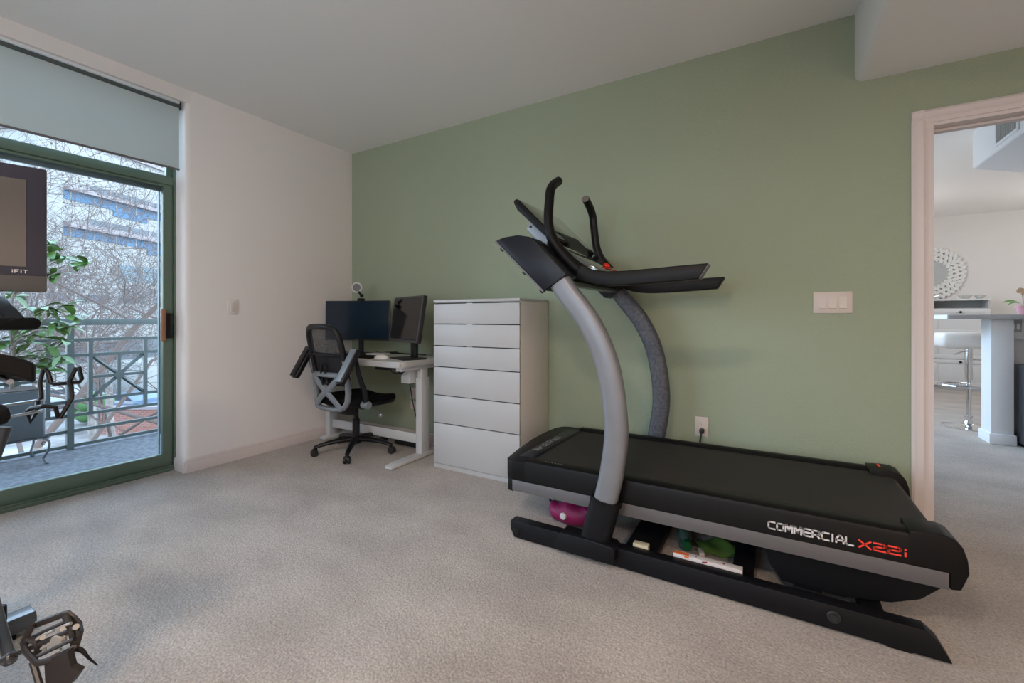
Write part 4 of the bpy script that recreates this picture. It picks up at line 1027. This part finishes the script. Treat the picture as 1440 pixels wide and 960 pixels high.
def band(x0, x1, z0, z1, name, m, out=.06): return MB().b2(x0, x1, -out, .05, z0, z1).xf(Fm).build(name, m, Bw)
for zt, hl, hb in ((11.62, .30, .68), (8.95, .42, .66)):
    w = band(1.0, Lf, zt - .55, zt, 'window_band', M['greywin'])
    mb = MB()
    for i in range(34): mb.b2(1.0 + i * 1.7, 1.12 + i * 1.7, -.12, .02, zt - .55, zt)
    mb.b2(9.2, 10.4, -.13, .02, zt - .55, zt)
    mb.xf(Fm).build('mullion', M['ledge'], w)
    zl = zt - .55; band(-.6, Lf, zl - hl, zl, 'ledge', M['ledge'], .5)
    zb = zl - hl; w = band(-.6, Lf, zb - hb, zb, 'blue_window_band', M['bluewin'])
    mb = MB(); rr = random.Random(int(zt))
    x = 3.0 if zt > 10 else 6.0
    while x < 40:
        wd = rr.choice((2.2, 3.0)); mb.b2(x, x + wd, -.065, .02, zb - hb - .5, zb - hb + .01); x += wd + rr.choice((2.6, 4.2))
    mb.xf(Fm).build('window_drop', M['bluewin'], w)
    mb = MB()
    for i in range(34): mb.b2(-.2 + i * 1.7, -.14 + i * 1.7, -.075, .0, zb - hb, zb)
    mb.xf(Fm).build('mullion', M['facade'], w)
w = band(3.4, Lf, 4.25, 5.6, 'curtain_wall', M['cyan'])
mb = MB()
for i in range(40): mb.b2(3.4 + i * 1.05, 3.46 + i * 1.05, -.10, .0, 4.25, 5.6)
mb.xf(Fm).build('mullion', M['facade'], w)
w = band(-1.5, Lf, 2.40, 2.95, 'lower_window_band', M['greywin'])
mb = MB()
for i in range(20): mb.b2(-.5 + i * 3.1, .3 + i * 3.1, -.12, .0, 2.40, 2.95)
mb.xf(Fm).build('mullion', M['facade'], w)
band(-2, Lf, -2.4, -.8, 'ground_window_band', M['greywin'])
# low pavilion, brick wall, cars, hedge
p = at(200, 506, 36); MB().box((p.x, p.y, (p.z + GZ) / 2), (3.6, 3.0, p.z - GZ), (0, 0, R(20)), bev=.1).build('shed', M['facade'], label='low pale utility building beyond the brick wall', cat='building')
a, b = at(146, 600, 24), at(232, 592, 24)
d = (b - a); d.z = 0; cc = (a + b) / 2
Mb = Matrix.Translation((cc.x, cc.y, 0)) @ Matrix.Rotation(math.atan2(d.y, d.x), 4, 'Z')
bw = empty('brick_wall', (cc.x, cc.y, GZ), label='low red brick wall on the street below', cat='brick wall')
MB().b2(-1.75, 4.5, -.15, .15, GZ, -3.85).xf(Mb).build('brickwork', M['brick'], bw)
MB().b2(-1.85, 4.6, -.2, .2, -3.85, -3.70).xf(Mb).build('coping', M['ledge'], bw)
MB().b2(-2.3, -1.85, -.25, .25, GZ, -3.7).xf(Mb).build('end_pier', M['facade'], bw)
def car(px, py, D, rz, m, label):
    p = at(px, py, D); o = empty('car', (p.x, p.y, GZ), label=label, cat='car')
    Mc = Matrix.Translation((p.x, p.y, GZ)) @ Matrix.Rotation(rz, 4, 'Z')
    MB().prism([(-2.2, .35), (-2.2, .85), (-1.9, .95), (-1.3, 1.0), (-.8, 1.42), (.7, 1.45), (1.3, 1.02), (2.0, .9), (2.25, .7), (2.25, .35)], 'y', -.85, .85, bev=.08).xf(Mc).build('car_body', m, o)
    MB().prism([(-1.2, 1.0), (-.78, 1.36), (.65, 1.38), (1.15, 1.03)], 'y', -.865, .865).xf(Mc).build('side_window', M['carglass'], o)
    for x in (-1.4, 1.4):
        for y in (-.8, .8): MB().cyl((x, y - .1, .33), (x, y + .1, .33), .33, 20, bev=.04).xf(Mc).build('wheel', M['blackm'], o)
car(188, 572, 29, R(15), M['carblue'], 'blue car parked behind the brick wall')
car(84, 600, 31, R(60), M['carwhite'], 'white car left of the brick wall on the street')
mb = MB(); rr = random.Random(2); p = at(128, 567, 26)
for k in range(26): mb.sphere((p.x + rr.uniform(-.9, .9), p.y + rr.uniform(-.7, .7), GZ + .4 + rr.uniform(0, 1.3)), rr.uniform(.25, .5), 8)
mb.build('bush', M['hedge'], label='round green bush behind the left end of the brick wall', cat='bush')

# bare street trees
def tree(px, D, seed, height, r0, lean, label, spread=.55, levels=6, balls=True, start=.28):
    rr = random.Random(seed); p = at(px, 447, D); root = Vector((p.x, p.y, GZ))
    o = empty('bare_tree', root, label=label, cat='tree', group='bare street trees')
    trunk = MB(); crown = MB(); ball = MB()
    def grow(mb, p, d, L, r, lv):
        n = 4; pts = [p]; q = p; dd = d.copy()
        for i in range(n):
            dd = (dd + Vector((rr.uniform(-1, 1), rr.uniform(-1, 1), rr.uniform(-.3, .5))) * (.16 if lv > levels - 2 else .30)).normalized()
            q = q + dd * (L / n); pts.append(q)
        r = max(r, D * .00034); r1 = max(r * .62, D * .00028)
        mb.tube(pts, [r, r1], 7 if lv > levels - 2 else (4 if lv > 1 else 3), fast=True)
        if lv <= 0:
            if balls and rr.random() < .16: ball.sphere(q + Vector((0, 0, -.05)), .018, 5)
            return
        k = 3 if lv > 1 else 4
        for i in range(k):
            t = rr.uniform(.35, 1) if i else 1
            b = pts[min(n, max(1, int(round(t * n))))]
            sp = Vector((rr.uniform(-1, 1), rr.uniform(-1, 1), rr.uniform(-.35, .8))).normalized()
            nd = (dd * (1 - spread) + sp * spread * 1.3).normalized()
            grow(crown, b, nd, L * rr.uniform(.62, .82), r1 * (.85 if i == 0 else .6), lv - 1)
    d = Vector((lean[0], lean[1], 1)).normalized()
    grow(trunk, root, d, height * start, r0, levels)
    trunk.build('trunk', M['bark'], o)
    crown.build('branches', M['twig'], o, ang=80)
    if balls: ball.build('seed_balls', M['twig'], o)
tree(218, 11.5, 3, 11.5, .15, (.05, .02), 'bare tree with a pale leaning trunk nearest the right edge of the door', start=.40, levels=7)
tree(160, 15, 12, 13, .15, (-.03, .03), 'bare tree behind the middle of the crossed railing panel', start=.33)
tree(96, 9, 22, 12, .12, (.04, 0), 'bare tree behind the display of the exercise bike, nearest the balcony', start=.36, levels=7)
tree(20, 13, 31, 14, .15, (.03, .02), 'bare tree at the left edge of the view beyond the planter', start=.33)
tree(132, 21, 41, 14, .14, (0, .02), 'bare tree farther off in front of the pale office building', start=.30)
tree(60, 24, 51, 15, .15, (0, .02), 'bare tree farthest off at the left end of the office building', start=.30)
# ---------------------------------------------------------- room beyond the doorway
FZ = 2.73
FY2 = 6.62
struct('wall_far', MB().b2(3.0, 9.1, FY2, FY2 + .12, 0, FZ + .1), M['far_wall'])
struct('wall_far_left', MB().b2(3.0, 3.12, .125, 1.0, 0, FZ + .1).b2(3.0, 3.12, 4.4, FY2, 0, FZ + .1).b2(3.0, 3.12, .97, 4.43, 0, .5).b2(3.0, 3.12, .97, 4.43, 2.5, FZ + .1), M['far_wall'])
window('added_window_2', 'y', 3.06, 1.0, 4.4, .5, 2.5, .12)  # unseen window, added to light the far room from the left
struct('wall_far_right', MB().b2(9.0, 9.12, -.2, FY2, 0, FZ + .1), M['far_wall'])
struct('wall_far_near', MB().b2(XR + .12, 9.1, .0, .12, 0, FZ + .1).b2(3.12, DX0, .1255, .135, 0, FZ).b2(DX1, XR + .13, .1255, .135, 0, FZ).b2(DX0 - .03, DX1 + .03, .1255, .135, DZ, FZ), M['far_wall'])
struct('ceiling_far', MB().b2(3.0, 9.1, .1, FY2, FZ, FZ + .12), M['far_ceil'])
# dropped duct soffit with a supply grille
VX, VZ = 5.115, 2.41
VENT = (1.585, 1.965, 2.445, 2.635)
pl = [(VX, .14), (8.9, .14), (8.9, 3.9), (6.0, 3.2), (VX, 2.44)]
mb = MB(); mb.prism(pl, 'z', VZ, FZ + .05, bev=.015, seg=3); struct('soffit_far', mb, M['bluewhite'])
vg = empty('air_vent', (VX, 2.0, 2.56), label='white framed air vent with grey slats high on the soffit beyond the doorway', cat='vent')
y0, y1, z0, z1 = VENT
mb = MB()
for a in ((y0, y1, z0, z0 + .022), (y0, y1, z1 - .022, z1), (y0, y0 + .022, z0, z1), (y1 - .022, y1, z0, z1)): mb.b2(VX - .012, VX, a[0], a[1], a[2], a[3], bev=.002)
mb.build('vent_frame', M['bluewhite'], vg)
MB().b2(VX - .003, VX, y0 + .02, y1 - .02, z0 + .02, z1 - .02).build('vent_back', M['cabin_in'], vg)
for i in range(12):
    y = y0 + .035 + i * .0285
    MB().box((VX - .007, y, (z0 + z1) / 2), (.012, .004, z1 - z0 - .05), (0, 0, R(35))).build('slat', M['slat'], vg)
# peninsula: column, counter, apron
pn = empty('peninsula', (5.5, 2.6, 0), label='white kitchen peninsula with a column and a grey counter beyond the doorway', cat='counter')
mb = MB().b2(5.246, 5.388, 2.49, 2.70, 0, 1.088, bev=.004); mb.b2(5.232, 5.402, 2.476, 2.714, 0, .09, bev=.004); mb.build('column', M['bluewhite'], pn)
MB().prism(rrect(4.945, 7.2, 2.40, 2.965, .01, 2), 'z', 1.090, 1.130, bev=.003).build('countertop', M['counter'], pn)
MB().b2(4.9445, 4.947, 2.405, 2.96, 1.092, 1.128).build('lit_counter_end', M['bluewhite'], pn)  # white plate paints the light on this end of the grey slab
MB().b2(5.40, 7.2, 2.62, 2.72, .915, 1.09).build('apron', M['cabinet'], pn)
MB().b2(5.40, 7.2, 2.70, 2.74, 0, .92).build('knee_wall', M['far_wall'], pn)
sw = empty('light_switch', (5.455, 2.62, 1.0), label='double grey switch plate under the counter beyond the doorway', cat='switch')
MB().b2(5.40, 5.475, 2.612, 2.62, .975, 1.075, bev=.002).build('cover_plate', mat('grey_plate', (.42, .40, .38), .4), sw)
for x in (5.423, 5.452): MB().b2(x - .010, x + .010, 2.608, 2.613, 1.0, 1.05, bev=.001).build('rocker', M['bluewhite'], sw)
# dark appliance
fr = empty('mini_fridge', (5.62, 2.45, 0), label='dark low appliance on the carpet to the right of the column', cat='appliance')
MB().b2(5.33, 5.80, 2.30, 2.68, .03, .695, bev=.006).build('appliance_body', M['blackp'], fr) if False else MB().b2(5.415, 5.90, 2.27, 2.60, .03, .700, bev=.006).build('appliance_body', M['fridge'], fr)
MB().b2(5.412, 5.90, 2.262, 2.272, .66, .702, bev=.002).build('top_trim', M['blackp'], fr)
MB().b2(5.412, 5.425, 2.262, 2.272, .03, .66).build('side_trim', M['blackp'], fr)
MB().b2(5.44, 5.87, 2.29, 2.58, 0, .03).build('foot_plinth', M['blackp'], fr)
MB().lathe([(0, .008), (.05, .004), (.06, 0), (.075, .03), (.085, .055), (.078, .055), (.065, .03), (.05, .015), (0, .014)], (5.455, 2.17, 0), 24).build('bowl', M['bluebowl'], label='small blue bowl on the carpet in front of the dark appliance', cat='bowl')
# bar stool
bs = empty('bar_stool', (5.305, 3.2, 0), label='white padded bar stool on a chrome pedestal behind the column', cat='bar stool')
mb = MB(); mb.box((5.30, 3.2, .868), (.50, .40, .145), bev=.055, seg=4)
for v in mb.bm.verts:
    if v.co.z > .88: v.co.z += .035 * (1 - ((v.co.x - 5.30) / .25) ** 2)
mb.build('seat', M['stoolseat'], bs, ang=80)
MB().cyl((5.305, 3.2, .48), (5.305, 3.2, .80), .030, 20).build('upper_column', M['chrome'], bs)
MB().cyl((5.305, 3.2, .02), (5.305, 3.2, .50), .020, 20).cyl((5.305, 3.2, .095), (5.305, 3.2, .12), .032, 20, bev=.004).build('lower_column', M['chrome'], bs)
MB().lathe([(0, 0), (.205, 0), (.208, .006), (.12, .022), (.04, .040), (.03, .07), (0, .07)], (5.305, 3.2, 0), 40).build('base_plate', M['chrome'], bs)
mb = MB(); mb.tube([(5.305 + .20 * math.cos(a) - .03, 3.2 + .20 * math.sin(a), .42) for a in [R(70) + k * R(220) / 20 for k in range(21)]], .011, 8)
mb.tube([(5.305, 3.2, .42), (5.105, 3.2, .42)], .010, 8); mb.build('footrest', M['chrome'], bs)
MB().tube([(5.28, 3.12, .775), (5.20, 3.02, .765), (5.14, 2.96, .745)], .006, 8).build('lever', M['chrome'], bs)
# orchid
oc = empty('potted_orchid', (5.46, 2.50, 1.13), label='orchid in a pink pot standing on the grey counter', cat='potted plant')
MB().lathe([(0, 0), (.038, 0), (.052, .06), (.055, .075), (.048, .075), (.045, .065), (0, .062)], (5.452, 2.50, 1.131), 24).build('pot', M['pinkpot'], oc)
def oleaf(b, tip, w, name='leaf'):
    b, tip = Vector(b), Vector(tip); mb = MB()
    def f(u, v):
        c = b.lerp(tip, u) + Vector((0, 0, .03 * math.sin(PI * u))); s = Vector((0, 1, .4)).normalized()
        return c + s * ((v - .5) * 2 * w * math.sin(PI * (u * .9 + .06)))
    mb.grid(f, 10, 4, (0, 0, -.002)); mb.build(name, M['orleaf'], oc)
oleaf((5.45, 2.50, 1.205), (5.31, 2.47, 1.235), .020); oleaf((5.45, 2.49, 1.20), (5.33, 2.43, 1.215), .016); oleaf((5.46, 2.50, 1.205), (5.58, 2.48, 1.235), .02)
for x, dz in ((5.445, .0), (5.472, -.02)):
    MB().tube(catmull([(x, 2.50, 1.20), (x - .002, 2.50, 1.27), (x - .010, 2.50, 1.315 + dz), (x - .035, 2.49, 1.335 + dz)], 5), .0022, 6).build('flower_stem', M['stem'], oc)
    mb = MB()
    for k, (fx, fz) in enumerate(((-.03, 1.330), (-.012, 1.338), (.004, 1.325), (-.022, 1.345))):
        c0 = Vector((x + fx, 2.49, fz + dz))
        for j in range(5):
            a = j * 2 * PI / 5 + k; mb.sphere(c0 + Vector((math.cos(a) * .009, 0, math.sin(a) * .009)), (.009, .003, .009), 8)
    mb.build('flowers', M['petal'], oc)
# cabinet with drawers on the far wall
CX0, CX1, CYF = 5.757, 6.395, 6.27
cb = empty('cabinet', (6.08, 6.42, 0), label='white drawer cabinet with black knobs against the far wall', cat='cabinet')
mb = MB(); mb.b2(CX0 - .01, CX1 + .01, CYF - .015, FY2 - .005, 1.368, 1.392, bev=.003); mb.build('top_board', M['cabinet'], cb)
MB().b2(CX0, CX0 + .02, CYF, FY2 - .005, .0, 1.368).b2(CX1 - .02, CX1, CYF, FY2 - .005, 0, 1.368).b2(CX0, CX1, CYF + .28, FY2 - .005, 0, 1.368).b2(CX0, CX1, CYF + .004, CYF + .3, 0, 1.24).b2(CX0, CX1, CYF, CYF + .3, 1.235, 1.252).build('carcass', M['cabin_in'], cb)
for z0, z1, kn in ((.86, 1.232, 1.19), (.475, .852, None), (.06, .467, .43)):
    d = MB().b2(CX0 + .004, CX1 - .004, CYF - .012, CYF + .006, z0, z1, bev=.002)
    d = d.build('drawer', M['cabinet'], cb)
    mb = MB(); fr_ = .06
    for q in ((CX0 + .004, CX1 - .004, z0, z0 + fr_), (CX0 + .004, CX1 - .004, z1 - fr_, z1), (CX0 + .004, CX0 + .004 + fr_, z0, z1), (CX1 - .004 - fr_, CX1 - .004, z0, z1)): mb.b2(q[0], q[1], CYF - .020, CYF - .010, q[2], q[3], bev=.002)
    mb.build('panel_frame', M['cabinet'], d)
    if kn: MB().sphere((CX0 + .31, CYF - .035, kn), (.018, .018, .018), 12).build('knob', M['blackp'], d)
cb2 = empty('cabinet', (5.5, 6.42, 0), label='white door cabinet partly hidden by the door casing, left of the drawer cabinet', cat='cabinet')
MB().b2(5.10, 5.745, CYF, FY2 - .005, 0, 1.40, bev=.002).build('carcass', M['cabinet'], cb2)
dd = MB().b2(5.12, 5.740, CYF - .014, CYF, .06, 1.36, bev=.002).build('door', M['cabinet'], cb2)
mb = MB()
for q in ((5.12, 5.74, .06, .13), (5.12, 5.74, 1.16, 1.23), (5.12, 5.74, .80, .87), (5.67, 5.74, .06, 1.36)): mb.b2(q[0], q[1], CYF - .022, CYF - .012, q[2], q[3], bev=.002)
mb.build('panel_frame', M['cabinet'], dd)
MB().tube(catmull([(5.715, CYF - .022, .55), (5.715, CYF - .05, .60), (5.715, CYF - .05, .68), (5.715, CYF - .022, .73)], 5), .008, 8).build('handle', M['fridge'], dd)
# round sunburst mirror with staggered tiles
mi = empty('round_mirror', (5.80, FY2, 1.82), label='round mirror with a staggered silver tile frame on the far wall', cat='mirror')
mc = Vector((5.805, FY2 - .012, 1.815))
Mm = Matrix.Translation(mc) @ Matrix.Rotation(R(90), 4, 'X')
MB().lathe([(0, 0), (.40, 0), (.40, .012), (.36, .022), (0, .022)], (0, 0, 0), 48, Mm).build('backing', M['facetdark'], mi)
MB().lathe([(0, .0225), (.225, .0225), (.228, .026), (0, .027)], (0, 0, 0), 48, Mm).build('mirror_glass', M['mirror'], mi)
mb = MB()
for ring_i, (rad, n, L, wd) in enumerate(((.245, 24, .088, .046), (.315, 30, .088, .048), (.385, 36, .088, .048))):
    for k in range(n):
        a = 2 * PI * (k + .5 * (ring_i % 2)) / n
        Mt = Mm @ Matrix.Rotation(a, 4, 'Z') @ Matrix.Translation((rad, 0, .032 - .006 * ring_i)) @ Matrix.Rotation(R(48), 4, 'Z')
        r_ = bmesh.ops.create_cube(mb.bm, size=1); bmesh.ops.transform(mb.bm, matrix=Mt @ Matrix.Diagonal((L, wd, .012, 1)), verts=r_['verts'])
mb.build('tile_frame', M['facet'], mi)
# decor on the cabinet
for x, s, lb in ((6.16, .085, 'wide clear glass dish on the white cabinet, nearer the round mirror'), (6.325, .07, 'clear glass dish on the white cabinet, farther from the round mirror')):
    MB().lathe([(0, .006), (s * .4, .0), (s * .5, .004), (s * .8, .03), (s, .055), (s * .94, .055), (s * .7, .03), (0, .014)], (x, 6.40, 1.393), 24).build('glass_dish', M['clear'], label=lb, cat='dish')
MB().lathe([(0, 0), (.035, 0), (.012, .06), (.035, .12), (0, .12)], (5.72, 6.34, 1.425), 18, Matrix.Rotation(R(82), 4, 'Y')).build('ornament', M['chrome'], label='silver waisted ornament lying on the cabinet under the round mirror', cat='ornament')
MB().b2(5.55, 5.825, FY2 - .04, FY2, 2.50, 2.625, bev=.006).build('chime_box', M['far_wall'], label='small white box high on the far wall above the round mirror', cat='wall box')

# ---------------------------------------------------------- added unseen fill lights (behind the camera, far room)
def added_lamp(x, y, z, r, name, label):  # flush fixture added out of view to brighten the room
    o = empty(name, (x, y, z), label=label, cat='added ceiling light')
    MB().lathe([(0, 0), (r + .015, 0), (r + .015, -.03), (r, -.03), (0, -.02)], (x, y, z), 36).build('lamp_base', M['alu'], o)
    MB().lathe([(r, -.028), (r * .92, -.065), (r * .6, -.095), (0, -.105)], (x, y, z), 36).build('lamp_shade', M['lamp'], o)
added_lamp(3.0, -3.75, CZ, .19, 'added_ceiling_light', 'added round flush ceiling light behind the camera, brightening the middle of the room')
added_lamp(4.75, -4.0, SZ, .16, 'added_ceiling_light', 'added round flush fill light on the dropped soffit behind the camera')
def area(name, loc_, rot, sx, sy, power, col):
    l = bpy.data.lights.new(name, 'AREA'); l.shape = 'RECTANGLE'; l.size = sx; l.size_y = sy; l.energy = power; l.color = col
    o = bpy.data.objects.new(name, l); COL.objects.link(o); o.location = loc_; o.rotation_euler = rot; return o
def fill_disk(name, loc_, power, col, r=.12, down=True):
    l = bpy.data.lights.new(name, 'AREA'); l.shape = 'DISK'; l.size = 2 * r; l.energy = power; l.color = col
    o = bpy.data.objects.new(name, l); COL.objects.link(o); o.location = loc_; return o
def fill_point(name, loc_, power, col, r=.12):  # bare point light without a fixture, added as fill
    l = bpy.data.lights.new(name, 'POINT'); l.shadow_soft_size = r; l.energy = power; l.color = col
    o = bpy.data.objects.new(name, l); COL.objects.link(o); o.location = loc_; return o
fill_disk('room_fill', (3.0, -3.75, CZ - .112), 46, (1, .79, .64), .17)  # added warm fill under the unseen ceiling fixture
fill_disk('soffit_fill', (4.75, -4.0, SZ - .112), 44, (1, .77, .60), .15)  # added warm fill under the unseen soffit fixture
fill_point('far_room_fill', (7.3, 4.9, 2.1), 30, (1, .93, .88), .25)  # added to brighten the far room, no lamp there
fill_point('hall_fill', (4.0, 3.4, 2.1), 18, (1, .95, .90), .25)  # added fill just beyond the doorway, no lamp there
fill_point('far_room_fill', (4.6, 5.0, 2.1), 22, (1, .95, .90), .25)  # second added fill for the far room, no lamp there

# ---------------------------------------------------------- sky, sun, portal, camera
wd = bpy.data.worlds.new('sky'); scene.world = wd; wd.use_nodes = True
N = wd.node_tree.nodes; L = wd.node_tree.links; bgn = N['Background']
tc = N.new('ShaderNodeTexCoord'); sep = N.new('ShaderNodeSeparateXYZ'); rp = N.new('ShaderNodeValToRGB')
L.new(tc.outputs['Generated'], sep.inputs[0]); L.new(sep.outputs['Z'], rp.inputs[0]); L.new(rp.outputs[0], bgn.inputs[0])
e = rp.color_ramp.elements; e[0].position = 0; e[0].color = (.78, .88, 1, 1); e[1].position = .6; e[1].color = (.52, .72, 1, 1)
bgn.inputs[1].default_value = 8.8
sun = bpy.data.lights.new('sun', 'SUN'); sun.energy = 3.0; sun.angle = R(3); sun.color = (1, .95, .88)
so = bpy.data.objects.new('sun', sun); COL.objects.link(so); so.rotation_euler = Vector((.62, .25, .62)).to_track_quat('Z', 'Y').to_euler()
for nm, lc, rt, a_, b_ in (('added_back_portal', ((WX0 + WX1) / 2, YB - .14, (WZ0 + WZ1) / 2), (R(90), 0, 0), WX1 - WX0, WZ1 - WZ0), ('added_far_portal', (2.98, 2.7, 1.5), (0, R(-90), 0), 2.0, 3.4)):  # sky portals at the two added windows
    q_ = area(nm, lc, rt, a_, b_, 1, (1, 1, 1)); q_.data.cycles.is_portal = True
pl_ = area('door_portal', (-.20, (DY0 + DY1) / 2, 1.33), (0, R(-90), 0), 2.6, DY0 - DY1, 1, (1, 1, 1)); pl_.data.cycles.is_portal = True

cam = bpy.data.cameras.new('camera'); cam.sensor_width = 36; cam.sensor_fit = 'HORIZONTAL'; cam.lens = 36 * 619 / 1440
cam.shift_y = -(447 - 480) / 1440 * -1; cam.clip_end = 500; cam.clip_start = .02
co = bpy.data.objects.new('camera', cam); COL.objects.link(co)
co.location = ORG; co.rotation_euler = (R(90), 0, YAW); scene.camera = co
scene.view_settings.view_transform = 'Standard'; scene.view_settings.look = 'None'; scene.view_settings.exposure = -.12; scene.view_settings.gamma = 1
scene.view_settings.use_curve_mapping = False
scene.cycles.use_denoising = True
scene.cycles.max_bounces = 10; scene.cycles.diffuse_bounces = 6; scene.cycles.transparent_max_bounces = 16
scene.cycles.sample_clamp_indirect = 8
